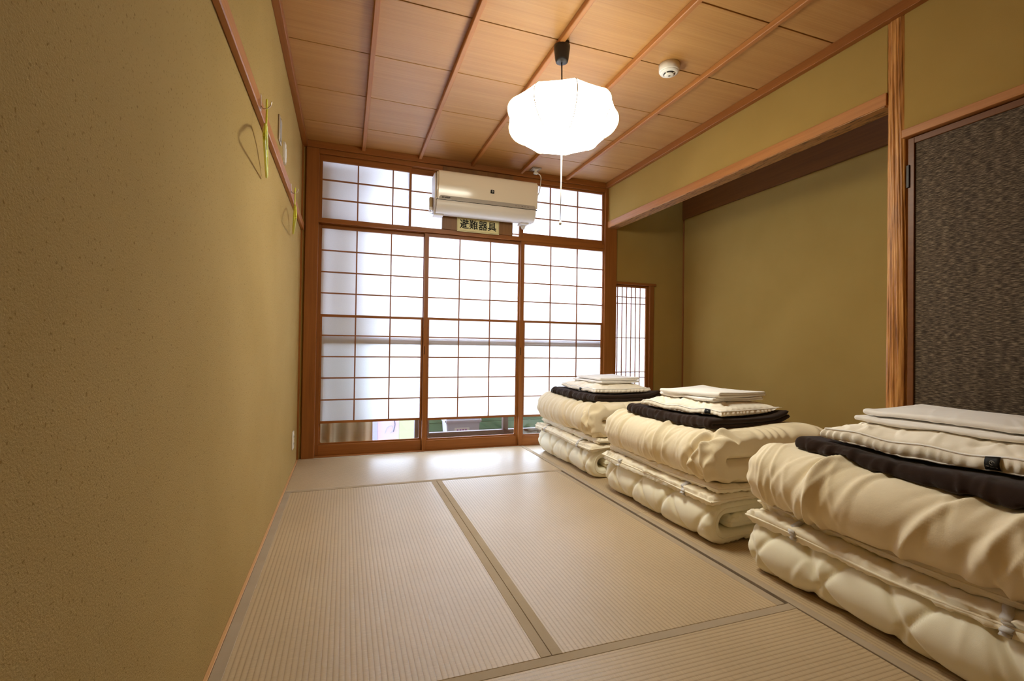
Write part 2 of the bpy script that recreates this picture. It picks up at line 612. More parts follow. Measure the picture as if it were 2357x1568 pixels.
# alcove front: beam, pillar, closet head
bm_ = struct(box('trim_11', RX - 0.008, RX + 0.09, -2.46, -0.02, 2.008, 2.066, M['trim_y'], None, 0.002), 'wooden beam across the top of the alcove opening')
hb = box('hewn_underside', RX - 0.003, RX + 0.088, -2.45, -0.022, 2.004, 2.0085, M['hewn'], bm_, 0)
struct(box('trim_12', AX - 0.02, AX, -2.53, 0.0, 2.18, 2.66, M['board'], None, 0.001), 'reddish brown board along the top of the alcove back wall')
struct(box('trim_13', AX - 0.012, AX, -0.012, 0.0, 0.03, 2.18, M['post_z'], None, 0.001), 'thin strip in the alcove corner')


def log_pillar():
    nz, na = 240, 96
    rng = np.random.RandomState(3)
    Z = np.linspace(-0.05, ZH, nz)
    A = np.linspace(0, 2 * PI, na, endpoint=False)
    V = []
    waves = [(rng.randint(8, 30), rng.uniform(1.5, 7), rng.uniform(0, 6.28), rng.uniform(0.3, 1)) for _ in range(26)]
    cx, cy = RX + 0.036, -2.497
    for z in Z:
        for a in A:
            d = sum(w * math.sin(k * a + f * z * 2.2 + 0.9 * math.sin(f * z + p) + p) for k, f, p, w in waves) / 7.0
            d = max(-1.2, min(1.2, d))
            ca, sa = math.cos(a), math.sin(a)
            r = 0.043 / (abs(ca) ** 3.2 + abs(sa) ** 3.2) ** (1 / 3.2)
            r *= 1 + 0.045 * math.sin(z * 1.9 + 1)
            r += 0.0042 * d
            V.append((cx + r * ca, cy + r * sa, z))
    Fc = []
    for i in range(nz - 1):
        for j in range(na):
            j2 = (j + 1) % na
            Fc.append((i * na + j, i * na + j2, (i + 1) * na + j2, (i + 1) * na + j))
    return from_arrays('trim_14', V, Fc, M['bark'])


struct(log_pillar(), 'wrinkled natural log pillar between the alcove and the closet')
struct(box('trim_15', RX - 0.022, RX + 0.05, YN, -2.531, 1.822, 1.858, M['trim_y'], None, 0.002), 'pale wooden head rail above the dark closet door')

# closet door
dc = struct(empty('door_4', (RX + 0.02, -3.0, 0.0)), 'dark textile closet door with a brown frame')
y1, y0 = -2.545, -3.46
box('textile_panel', RX + 0.008, RX + 0.03, y0 + 0.02, y1 - 0.022, 0.03, 1.792, M['fusuma'], dc, 0)
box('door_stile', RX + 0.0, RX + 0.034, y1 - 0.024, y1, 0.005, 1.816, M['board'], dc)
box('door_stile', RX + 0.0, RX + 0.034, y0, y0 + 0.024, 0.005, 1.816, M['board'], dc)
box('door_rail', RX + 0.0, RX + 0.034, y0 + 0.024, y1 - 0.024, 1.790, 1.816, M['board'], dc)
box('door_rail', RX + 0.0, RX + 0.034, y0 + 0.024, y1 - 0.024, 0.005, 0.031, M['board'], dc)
box('hinge', RX - 0.006, RX + 0.006, y1 - 0.008, y1 + 0.004, 1.60, 1.70, M['dark_metal'], dc)

# ================================================================== straw mats
def tatami(x0, x1, y0, y1, axis, label):
    g = 0.0012
    x0 += g; x1 -= g; y0 += g; y1 -= g
    t = empty('tatami_mat', ((x0 + x1) / 2, (y0 + y1) / 2, -0.056), label, 'tatami mat', 'straw mats on the floor')
    box('rush_cover', x0, x1, y0, y1, -0.056, 0.0, M['tatami_' + axis], t, 0.002)
    h = 0.033
    if axis == 'y':
        box('cloth_border', x0 - 0.0004, x0 + h, y0, y1, -0.05, 0.0013, M['heri'], t, 0.0012)
        box('cloth_border', x1 - h, x1 + 0.0004, y0, y1, -0.05, 0.0013, M['heri'], t, 0.0012)
    else:
        box('cloth_border', x0, x1, y0 - 0.0004, y0 + h, -0.05, 0.0013, M['heri'], t, 0.0012)
        box('cloth_border', x0, x1, y1 - h, y1 + 0.0004, -0.05, 0.0013, M['heri'], t, 0.0012)


tatami(0.011, 1.803, -0.870, -0.006, 'x', 'bluish glossy straw mat lying along the sliding doors')
tatami(0.011, 0.904, -2.690, -0.870, 'y', 'ribbed straw mat lengthwise beside the left plaster wall')
tatami(0.904, 1.786, -2.690, -0.870, 'y', 'ribbed straw mat in the middle of the floor beside the stacks')
tatami(0.011, 1.800, -3.590, -2.690, 'x', 'ribbed straw mat crosswise nearest the viewer')
tatami(1.803, RX + 0.045, -1.772, -0.006, 'y', 'straw mat under the bedding stack nearest the sliding doors')
tatami(1.803, RX + 0.045, -3.590, -1.772, 'y', 'straw mat under the two nearer bedding stacks')


# ================================================================== sliding doors
def rounded_frame(bm, x0, x1, z0, z1, w, r, ya, yb):
    """a flat rectangular frame with a rounded opening"""
    inn, outr = [], []
    cs = [(x1 - w - r, z1 - w - r, 0), (x0 + w + r, z1 - w - r, 90), (x0 + w + r, z0 + w + r, 180), (x1 - w - r, z0 + w + r, 270)]
    crn = [(x1, z1), (x0, z1), (x0, z0), (x1, z0)]
    for (cx, cz, a0), c in zip(cs, crn):
        for k in range(7):
            a = math.radians(a0 + 15 * k)
            inn.append((cx + r * math.cos(a), cz + r * math.sin(a)))
            outr.append(c)
    n = len(inn)
    rings = []
    for pts, y in ((inn, ya), (outr, ya), (outr, yb), (inn, yb)):
        rings.append([bm.verts.new((p[0], y, p[1])) for p in pts])
    for q in range(4):
        A, B = rings[q], rings[(q + 1) % 4]
        for i in range(n):
            j = (i + 1) % n
            try:
                bm.faces.new((A[i], A[j], B[j], B[i]))
            except ValueError:
                pass
    bmesh.ops.remove_doubles(bm, verts=bm.verts, dist=1e-5)


def pane_grid(parent, name, xs, zs, y, mat, th=0.0008):
    for i in range(len(xs) - 1):
        for j in range(len(zs) - 1):
            box(name, xs[i], xs[i + 1], y, y + th, zs[j], zs[j + 1], mat, parent, 0)


def muntins(parent, xs, zs, x0, x1, z0, z1, ya, yb, w=0.0100):
    for x in xs:
        box('muntin', x - w / 2, x + w / 2, ya + 0.0015, yb, z0, z1, M['muntin_z'], parent, 0.0008)
    for z in zs:
        box('muntin', x0, x1, ya, yb, z - w / 2, z + w / 2, M['muntin_x'], parent, 0.0008)


def sliding_door(n, yf, xo0, xo1, g0, g1, mx, label):
    """xo: outer edges, g: paper edges, mx: vertical muntins"""
    d = struct(empty('door_%d' % n, ((xo0 + xo1) / 2, yf + 0.012, 0.004)), label)
    yb = yf + 0.027
    for a, b in ((xo0, g0), (g1, xo1)):
        box('stile', a, b, yf, yb, 0.004, 1.826, M['post_z'], d, 0.0015)
    box('top_rail', g0, g1, yf, yb, 1.787, 1.826, M['post_x'], d, 0.0012)
    box('bottom_rail', g0, g1, yf, yb, 0.004, 0.084, M['post_x'], d, 0.0012)
    box('middle_rail', g0, g1, yf + 0.0235, yf + 0.034, 0.897, 0.934, M['post_x'], d, 0.0012)
    bm = bmesh.new()
    rounded_frame(bm, g0, g1, 0.084, 0.895, 0.013, 0.012, yf + 0.017, yf + 0.026)
    from_bm('glass_frame', bm, M['post_x'], d)
    box('glass_pane', g0 + 0.004, g1 - 0.004, yf + 0.021, yf + 0.023, 0.088, 0.892, M['glass'], d, 0)
    zup = [1.614, 1.444, 1.277]
    muntins(d, mx, zup, g0, g1, 1.108, 1.787, yf + 0.003, yf + 0.015)
    box('muntin', g0, g1, yf + 0.003, yf + 0.015, 1.101, 1.110, M['muntin_x'], d, 0.0008)
    pane_grid(d, 'paper_pane', [g0] + mx + [g1], [0.93, 1.108] + zup[::-1] + [1.787], yf + 0.0155, M['paper'])
    # the lower half: a light lattice that slides up over the glass
    a, b = g0 + 0.001, g1 - 0.001
    bm = bmesh.new()
    bm_box(bm, a, a + 0.011, yf + 0.001, yf + 0.012, 0.252, 1.104)
    bm_box(bm, b - 0.011, b, yf + 0.001, yf + 0.012, 0.252, 1.104)
    bm_box(bm, a + 0.011, b - 0.011, yf + 0.001, yf + 0.012, 0.252, 0.270)
    bm_box(bm, a + 0.011, b - 0.011, yf + 0.001, yf + 0.012, 1.090, 1.104)
    s = from_bm('lower_lattice', bm, M['post_x'], d)
    zl = [0.436, 0.608, 0.776, 0.944]
    muntins(s, mx, zl, a + 0.011, b - 0.011, 0.27, 1.09, yf + 0.002, yf + 0.0115)
    pane_grid(s, 'paper_pane', [a + 0.008] + mx + [b - 0.008], [0.262] + zl + [1.095], yf + 0.0118, M['paper'])
    # recessed finger pull
    box('finger_pull', xo0 + 0.008, xo0 + 0.013, yf - 0.0008, yf + 0.002, 0.80, 0.868, M['groove'], d, 0)
    return d


sliding_door(1, 0.060, 0.108, 0.972, 0.145, 0.940, [0.407, 0.676], 'latticed paper sliding door beside the left corner post')
sliding_door(2, 0.030, 0.945, 1.812, 0.979, 1.777, [1.244, 1.518], 'latticed paper sliding door in the middle, below the air conditioner')
sliding_door(3, 0.000, 1.788, 2.64, 1.823, 2.616, [2.081, 2.348], 'latticed paper sliding door beside the alcove post')


# transom windows
def transom(n, yf, xo0, xo1, g0, g1, mx, zb, zt, zr, zo0, zo1, label):
    d = struct(empty('window_%d' % n, ((xo0 + xo1) / 2, yf + 0.012, zo0)), label)
    yb = yf + 0.022
    for a, b in ((xo0, g0), (g1, xo1)):
        if b - a > 0.002:
            box('stile', a, b, yf, yb, zo0, zo1, M['post_z'], d, 0.001)
    box('top_rail', g0, g1, yf, yb, zt, zo1, M['post_x'], d, 0.001)
    if zb - zo0 > 0.003:
        box('bottom_rail', g0, g1, yf, yb, zo0, zb, M['post_x'], d, 0.001)
    muntins(d, mx, zr, g0, g1, zb, zt, yf + 0.002, yf + 0.014)
    pane_grid(d, 'paper_pane', [g0] + mx + [g1], [zb] + zr + [zt], yf + 0.0145, M['paper'])
    return d


transom(1, 0.012, 0.118, 0.826, 0.144, 0.808, [0.407, 0.677], 1.8535, 2.298, [2.005, 2.154], 1.8505, 2.344, 'three-row paper transom pane above the left sliding door')
transom(2, 0.040, 0.80, 1.72, 0.812, 1.708, [1.10, 1.38], 1.8535, 2.300, [2.007, 2.156], 1.8505, 2.344, 'paper transom pane half hidden behind the air conditioner')
transom(3, 0.006, 1.772, 2.628, 1.809, 2.609, [2.071, 2.348], 1.889, 2.328, [2.034, 2.182], 1.8505, 2.344, 'three-row paper transom pane right of the air conditioner')
transom(4, 0.070, 1.68, 1.80, 1.684, 1.796, [], 1.8535, 2.30, [1.888], 1.8505, 2.344, 'small bright pane gap beside the air conditioner')

# wooden board behind the air conditioner
struct(box('trim_16', 1.077, 1.699, -0.022, 0.010, 1.8505, 2.372, M['panel'], None, 0.001), 'wooden mounting board behind the air conditioner')

# alcove window
aw = struct(empty('window_5', (2.96, 0.02, 0.44)), 'small window with thin vertical lattice in the alcove')
box('window_head', 2.70, 3.203, -0.018, 0.06, 1.487, 1.510, M['post_x'], aw)
box('window_jamb', 3.135, 3.183, -0.012, 0.06, 0.44, 1.487, M['post_z'], aw)
box('window_sill', 2.755, 3.183, -0.015, 0.06, 0.425, 0.448, M['post_x'], aw)
box('sash_stile', 3.106, 3.136, 0.012, 0.036, 0.448, 1.487, M['post_z'], aw)
box('sash_rail', 2.755, 3.106, 0.012, 0.036, 1.464, 1.487, M['post_x'], aw)
box('sash_rail', 2.755, 3.106, 0.012, 0.036, 0.448, 0.482, M['post_x'], aw)
axs = [2.791 + 0.0508 * k for k in range(6)]
muntins(aw, axs, [1.369, 1.306, 0.975, 0.644, 0.592], 2.755, 3.106, 0.482, 1.464, 0.016, 0.026, 0.0085)
pane_grid(aw, 'paper_pane', [2.755] + axs + [3.106], [0.482, 1.464], 0.0265, M['paper'])

# ================================================================== outdoors
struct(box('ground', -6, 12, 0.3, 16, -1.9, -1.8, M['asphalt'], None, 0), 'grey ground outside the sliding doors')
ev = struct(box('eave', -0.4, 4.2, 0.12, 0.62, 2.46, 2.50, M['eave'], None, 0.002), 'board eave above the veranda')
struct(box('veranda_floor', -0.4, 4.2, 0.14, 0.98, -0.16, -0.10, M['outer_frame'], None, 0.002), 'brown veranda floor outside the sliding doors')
struct(boxes('wall_added_shade', [(-4.0, -0.12, 0.13, 0.23, -1.8, 6.0), (3.66, 8.0, 0.13, 0.23, -1.8, 6.0), (-0.12, 3.66, 0.13, 0.23, 2.64, 6.0)], M['eave']), 'unseen outer house wall added to shade the street front')  # added out of view to block sky light from the street front
sash = struct(empty('window_6', (1.4, 0.42, -0.10)), 'brown outer window frame beyond the sliding doors')
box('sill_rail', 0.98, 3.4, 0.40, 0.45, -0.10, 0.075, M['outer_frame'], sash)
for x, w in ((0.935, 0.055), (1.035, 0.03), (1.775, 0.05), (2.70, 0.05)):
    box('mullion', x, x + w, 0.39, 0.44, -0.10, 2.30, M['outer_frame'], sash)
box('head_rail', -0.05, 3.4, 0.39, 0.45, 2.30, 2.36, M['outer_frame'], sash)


def curtain():
    nx, nz = 120, 24
    V, Fc = [], []
    for k in range(nz + 1):
        z = -0.08 + (2.32 + 0.08) * k / nz
        for i in range(nx + 1):
            t = i / nx
            x = 0.02 + 0.53 * t + 0.02 * (1 - k / nz) * (t - 0.3)
            amp = 0.035 * (1.0 - 0.45 * t)
            y = 0.235 + amp * math.sin(2 * PI * (t ** 0.8) * 5.2 + 0.5) + 0.006 * math.sin(7 * z + 9 * t)
            V.append((x, y, z))
    for k in range(nz):
        for i in range(nx):
            a = k * (nx + 1) + i
            Fc.append((a, a + 1, a + nx + 2, a + nx + 1))
    o = from_arrays('curtain', V, Fc, M['curtain'])
    md = o.modifiers.new('thick', 'SOLIDIFY')
    md.thickness = 0.003
    return o


tag(curtain(), 'beige folded curtain seen through the low glass strip at left', 'curtain')

# storage box on the veranda
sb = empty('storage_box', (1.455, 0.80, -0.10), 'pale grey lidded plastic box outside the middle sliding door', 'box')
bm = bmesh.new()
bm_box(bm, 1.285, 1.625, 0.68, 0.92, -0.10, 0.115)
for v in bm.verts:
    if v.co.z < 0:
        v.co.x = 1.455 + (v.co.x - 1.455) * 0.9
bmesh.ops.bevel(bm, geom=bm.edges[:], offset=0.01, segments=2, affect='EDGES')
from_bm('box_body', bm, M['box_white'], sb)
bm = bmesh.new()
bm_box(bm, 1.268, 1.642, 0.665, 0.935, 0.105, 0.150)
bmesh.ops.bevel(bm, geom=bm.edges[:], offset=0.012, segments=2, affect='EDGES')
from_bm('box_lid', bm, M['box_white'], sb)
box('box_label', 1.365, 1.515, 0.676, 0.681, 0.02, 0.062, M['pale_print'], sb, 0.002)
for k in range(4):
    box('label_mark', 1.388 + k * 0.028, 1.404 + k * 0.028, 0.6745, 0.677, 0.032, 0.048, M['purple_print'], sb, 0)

# green slatted fence
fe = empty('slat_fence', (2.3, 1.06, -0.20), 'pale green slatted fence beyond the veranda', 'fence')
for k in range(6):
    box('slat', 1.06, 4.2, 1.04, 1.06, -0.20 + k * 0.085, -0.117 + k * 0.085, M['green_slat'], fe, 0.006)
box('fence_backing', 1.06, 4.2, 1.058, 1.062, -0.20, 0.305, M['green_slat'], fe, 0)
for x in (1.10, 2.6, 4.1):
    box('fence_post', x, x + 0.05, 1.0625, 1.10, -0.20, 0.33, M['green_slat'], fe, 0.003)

# coloured fronts across the street
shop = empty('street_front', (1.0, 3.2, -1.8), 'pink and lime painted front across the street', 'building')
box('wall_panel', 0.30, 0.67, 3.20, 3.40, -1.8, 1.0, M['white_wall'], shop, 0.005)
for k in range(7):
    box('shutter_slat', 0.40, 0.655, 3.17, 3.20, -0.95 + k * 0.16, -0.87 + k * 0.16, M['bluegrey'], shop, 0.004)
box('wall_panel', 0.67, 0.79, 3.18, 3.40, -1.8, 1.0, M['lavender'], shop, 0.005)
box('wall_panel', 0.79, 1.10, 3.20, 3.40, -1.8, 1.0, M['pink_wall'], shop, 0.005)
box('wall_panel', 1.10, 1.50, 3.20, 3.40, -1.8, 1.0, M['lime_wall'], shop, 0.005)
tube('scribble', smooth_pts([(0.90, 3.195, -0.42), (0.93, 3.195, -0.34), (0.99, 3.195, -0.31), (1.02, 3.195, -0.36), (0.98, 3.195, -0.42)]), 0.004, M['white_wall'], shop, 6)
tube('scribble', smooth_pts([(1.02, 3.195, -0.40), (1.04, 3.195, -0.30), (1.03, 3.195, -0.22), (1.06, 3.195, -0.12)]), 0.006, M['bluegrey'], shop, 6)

# ================================================================== air conditioner
ac = empty('air_conditioner', (1.42, -0.022, 1.945), 'cream wall air conditioner above the middle sliding door', 'air conditioner')
X0, X1 = 0.985, 1.858


def extrude_profile(name, prof, x0, x1, mat, parent, nseg=1, bev=0.0, smooth=False):
    """prof: closed (y, z) outline, extruded along x"""
    bm = bmesh.new()
    rings = []
    for k in range(nseg + 1):
        x = x0 + (x1 - x0) * k / nseg
        rings.append([bm.verts.new((x, p[0], p[1])) for p in prof])
    n = len(prof)
    for k in range(nseg):
        for i in range(n):
            j = (i + 1) % n
            bm.faces.new((rings[k][i], rings[k][j], rings[k + 1][j], rings[k + 1][i]))
    e0 = bm.faces.new(rings[0][::-1])
    e1 = bm.faces.new(rings[-1])
    bmesh.ops.recalc_face_normals(bm, faces=bm.faces)
    if bev:
        eds = list(set(e0.edges[:] + e1.edges[:]))
        bmesh.ops.bevel(bm, geom=eds, offset=bev, segments=3, affect='EDGES')
    return from_bm(name, bm, mat, parent, smooth)


def prof_smooth(pts, n=5):
    return [(p[0], p[1]) for p in smooth_pts([(a, b, 0) for a, b in pts], n)]


body = [(-0.022, 1.958), (-0.022, 2.262), (-0.140, 2.270), (-0.175, 2.255), (-0.188, 2.20), (-0.182, 2.05), (-0.165, 2.00), (-0.125, 1.952), (-0.08, 1.948)]
extrude_profile('shell', body, X0, X1 - 0.005, M['ac_body'], ac, 1, 0.006)
fp = prof_smooth([(-0.160, 2.276), (-0.190, 2.2755), (-0.208, 2.266), (-0.2155, 2.248), (-0.2170, 2.215), (-0.2145, 2.17), (-0.2085, 2.13), (-0.2015, 2.09), (-0.1950, 2.044)]) + [(-0.18, 2.044), (-0.185, 2.20), (-0.172, 2.255), (-0.150, 2.262)]
front = extrude_profile('front_panel', fp, X0 + 0.012, X1 + 0.002, M['ac_panel'], ac, 1, 0.012, True)
front.data.set_sharp_from_angle(angle=0.7)
# grey display strip, rounded upper corners, lying on the panel
bm = bmesh.new()
pts = []
xa, xb = X0 + 0.030, X1 - 0.016
for cx, a0 in ((xb - 0.022, 0), (xa + 0.022, 90)):
    for k in range(7):
        a = math.radians(a0 + 15 * k)
        pts.append((cx + 0.022 * math.cos(a), 2.052 + 0.022 * math.sin(a)))
pts = [(xb, 2.045)] + pts + [(xa, 2.045)]
A = [bm.verts.new((p[0], -0.2005, p[1])) for p in pts]
B = [bm.verts.new((p[0], -0.190, p[1])) for p in pts]
bm.faces.new(A); bm.faces.new(B[::-1])
for i in range(len(pts)):
    j = (i + 1) % len(pts)
    bm.faces.new((A[j], A[i], B[i], B[j]))
bmesh.ops.recalc_face_normals(bm, faces=bm.faces)
strip = from_bm('display_strip', bm, M['ac_grey'], ac)
RXF = Matrix.Rotation(PI / 2, 3, 'X')     # text facing -y
lettering('brand_lettering', 'SHARP', 0.017, (X0 + 0.085, -0.2012, 2.058), RXF, M['black'], strip, 0.0003, 1.35, 0.0006)
for k, w in enumerate((0.012, 0.008, 0.016, 0.010, 0.012)):
    x = X1 - 0.20 + k * 0.027
    box('indicator_mark', x, x + w, -0.2010, -0.2000, 2.056, 2.060, M['grey_print'], strip, 0)
box('panel_gap', X0 + 0.012, X1, -0.1935, -0.18, 2.0385, 2.0445, M['ac_dark'], ac, 0)
# curved louvre flap
outer = prof_smooth([(-0.1955, 2.0385), (-0.1950, 2.015), (-0.188, 1.990), (-0.174, 1.968), (-0.154, 1.952), (-0.130, 1.944)])
inner = [(-0.130, 1.950), (-0.150, 1.958), (-0.168, 1.974), (-0.180, 1.995), (-0.186, 2.018), (-0.1865, 2.0385)]
flap = extrude_profile('louvre_flap', outer + inner, X0 + 0.014, X1 - 0.012, M['ac_body'], ac, 1, 0.0, True)
flap.data.set_sharp_from_angle(angle=0.7)
for k, (y, z) in enumerate(((-0.1957, 2.022), (-0.1925, 2.003), (-0.1835, 1.982))):
    box('flap_line', X0 + 0.02, X1 - 0.02, y - 0.0006, y + 0.0022, z, z + 0.0008, M['ac_body'], ac, 0)
for s, (xa, xb) in enumerate(((X0 + 0.006, X0 + 0.085), (X1 - 0.120, X1 - 0.045))):
    box('bracket', xa, xb, -0.115, -0.03, 1.934, 1.951, M['ac_body'], ac, 0.003)
bm = bmesh.new()
bmesh.ops.create_cone(bm, cap_ends=True, segments=20, radius1=0.012, radius2=0.024, depth=0.03)
bmesh.ops.translate(bm, vec=(X1 - 0.075, -0.055, 1.920), verts=bm.verts)
from_bm('drain_cap', bm, M['ac_body'], ac, True)
# black badge with a pale mark of small dots
bd = box('badge', 1.436, 1.468, -0.2135, -0.203, 2.132, 2.166, M['black'], ac, 0.001)
for (dx, dz) in ((0, 0.007), (-0.004, 0.003), (0.004, 0.003), (-0.002, -0.002), (0.005, -0.003), (0.0, -0.007)):
    box('badge_dot', 1.4525 + dx - 0.0021, 1.4525 + dx + 0.0021, -0.2143, -0.2134, 2.149 + dz - 0.0021, 2.149 + dz + 0.0021, M['pale_print'], bd, 0.0004)
# small control box on the left side with its lead
cb = box('control_box', X0 - 0.030, X0 - 0.002, -0.105, -0.072, 1.995, 2.078, M['beige_plastic'], ac, 0.004)
box('control_cover', X0 - 0.032, X0 - 0.001, -0.108, -0.069, 1.972, 1.998, M['ac_body'], cb, 0.003)
tube('lead', smooth_pts([(X0 - 0.018, -0.09, 1.972), (X0 - 0.024, -0.09, 1.955), (X0 - 0.012, -0.088, 1.944), (X0 + 0.006, -0.085, 1.950)]), 0.002, M['black_plastic'], cb, 6)

# power cord of the air conditioner with its plug
pc = empty('power_cord', (1.875, -0.10, 2.40), 'white power cord from ceiling outlet down to the air conditioner', 'cord')
tube('cord', smooth_pts([(1.893, -0.105, 2.392), (1.915, -0.105, 2.385), (1.927, -0.105, 2.355), (1.922, -0.105, 2.30), (1.918, -0.105, 2.26), (1.905, -0.105, 2.215), (1.880, -0.105, 2.18), (1.856, -0.105, 2.16)]), 0.0042, M['cord_white'], pc, 8)
bm = bmesh.new()
bm_box(bm, 1.856, 1.897, -0.119, -0.091, 2.385, 2.402)
bmesh.ops.bevel(bm, geom=bm.edges[:], offset=0.005, segments=2, affect='EDGES')
plug = from_bm('plug', bm, M['cord_white'], pc)
box('plug_neck', 1.864, 1.884, -0.114, -0.096, 2.400, 2.4235, M['cord_white'], pc, 0.003)
co_ = empty('ceiling_outlet', (1.872, -0.105, 2.42), 'square grey outlet plate on the ceiling above the air conditioner', 'outlet')
box('plate', 1.832, 1.914, -0.150, -0.055, 2.4235, 2.4295, M['steel'], co_, 0.002)
box('socket', 1.852, 1.896, -0.125, -0.085, 2.4215, 2.4245, M['white_plastic'], co_, 0.001)

# evacuation equipment sign
sg = empty('wall_sign', (1.386, -0.03, 1.842), 'cream sign with four black characters below the air conditioner', 'sign')
box('sign_plate', 1.201, 1.572, -0.028, -0.0225, 1.842, 1.957, M['sign'], sg, 0.001)
for r in ((1.207, 1.566, 1.9505, 1.9520), (1.207, 1.566, 1.8470, 1.8485), (1.207, 1.2085, 1.8470, 1.9520), (1.5645, 1.566, 1.8470, 1.9520)):
    box('sign_border', r[0], r[1], -0.0286, -0.0278, r[2], r[3], M['black'], sg, 0)
lettering('sign_lettering', '避難器具', 0.084, (1.386, -0.0286, 1.8995), RXF, M['black'], sg, 0.0004, 0.97, 0.0011)

# ================================================================== pendant lamp
LX, LY = 1.345, -1.76
lamp = empty('pendant_lamp', (LX, LY, 1.86), 'glowing white ribbed cocoon pendant lamp under the ceiling', 'lamp')


def lantern():
    N = 9
    # C-shaped rib: from the top ring out and back in to the bottom ring
    key = [(0.178, 2.120), (0.222, 2.118), (0.268, 2.102), (0.300, 2.070), (0.310, 2.036), (0.300, 1.996), (0.268, 1.956), (0.215, 1.927), (0.150, 1.914), (0.095, 1.916), (0.050, 1.926)]
    prof = [(p[0], p[1]) for p in smooth_pts([(a * 0.925, b, 0) for a, b in key], 4)]
    na = N * 10
    off = 0.33
    V, Fc = [], []
    for (r, z) in prof:
        for j in range(na):
            a = 2 * PI * j / na
            ph = (a * N / (2 * PI)) % 1.0
            sag = 1 - 0.022 * (1 - (2 * ph - 1) ** 2)
            rr = r * min(1.0, math.cos(PI / N) / math.cos((ph - 0.5) * 2 * PI / N)) * sag
            V.append((LX + rr * math.cos(a + off), LY + rr * math.sin(a + off), z))
    for i in range(len(prof) - 1):
        for j in range(na):
            j2 = (j + 1) % na
            Fc.append((i * na + j2, i * na + j, (i + 1) * na + j, (i + 1) * na + j2))
    c = len(V)
    V.append((LX, LY, prof[-1][1] - 0.002))
    b = (len(prof) - 1) * na
    for j in range(na):
        Fc.append((b + (j + 1) % na, b + j, c))
    sh = from_arrays('lamp_shade', V, Fc, M['lamp'], lamp)
    lathe('added_baffle', [(prof[0][0] * 0.97, prof[0][1] - 0.010), (prof[0][0] * 0.97, prof[0][1] - 0.006)], LX, LY, M['sheet'], sh, 36)  # disc added in the open top to cut the hot spot on the ceiling
    for q in range(N):
        a = 2 * PI * q / N + off
        tube('shade_rib', [(LX + (r + 0.0005) * math.cos(a), LY + (r + 0.0005) * math.sin(a), z) for r, z in prof], 0.0024, M['lamp_rib'], sh, 5)


lantern()
lathe('ceiling_cap', [(0.024, 2.318), (0.031, 2.322), (0.034, 2.335), (0.040, 2.385), (0.041, 2.402), (0.034, 2.406)], LX - 0.003, LY, M['black_plastic'], lamp, 28)
box('cap_bracket', LX + 0.003, LX + 0.030, LY - 0.02, LY + 0.02, 2.404, 2.429, M['black_plastic'], lamp, 0.003)
tube('lamp_cord', [(LX - 0.003, LY, 2.32), (LX - 0.002, LY, 2.27), (LX, LY, 2.11)], 0.0038, M['black_plastic'], lamp, 8)
tube('pull_string', [(LX, LY, 1.922), (LX, LY, 1.70), (LX, LY, 1.515)], 0.0016, M['cord_white'], lamp, 6)
tube('pull_string', [(LX + 0.006, LY, 1.922), (LX + 0.004, LY, 1.70), (LX + 0.001, LY, 1.515)], 0.0012, M['cord_white'], lamp, 6)
lathe('pull_knob', [(0.002, 1.517), (0.006, 1.512), (0.0075, 1.503), (0.006, 1.496), (0.002, 1.494)], LX, LY, M['cord_white'], lamp, 14)

# smoke detector
sd = empty('smoke_detector', (1.977, -1.782, 2.37), 'round white smoke detector on the ceiling boards', 'smoke detector')
SX, SY = 1.977, -1.782
lathe('detector_base', [(0.050, 2.388), (0.054, 2.394), (0.0555, 2.4285), (0.052, 2.4288)], SX, SY, M['white_plastic'], sd, 40)
lathe('detector_ring', [(0.036, 2.380), (0.048, 2.384), (0.0505, 2.390)], SX, SY, M['white_plastic'], sd, 40)
lathe('smoke_slot', [(0.026, 2.376), (0.030, 2.376), (0.0305, 2.3815)], SX, SY, M['black_plastic'], sd, 32)
lathe('sensor_cap', [(0.021, 2.369), (0.0255, 2.372), (0.026, 2.3775)], SX, SY, M['white_plastic'], sd, 32)
lathe('indicator', [(0.006, 2.3675), (0.007, 2.3692)], SX, SY, M['grey_print'], sd, 16)
for k in range(4):
    a = k * PI / 2 + 0.4
    box('slot_rib', SX + 0.028 * math.cos(a) - 0.003, SX + 0.028 * math.cos(a) + 0.003, SY + 0.028 * math.sin(a) - 0.003, SY + 0.028 * math.sin(a) + 0.003, 2.3745, 2.382, M['white_plastic'], sd, 0.0005)

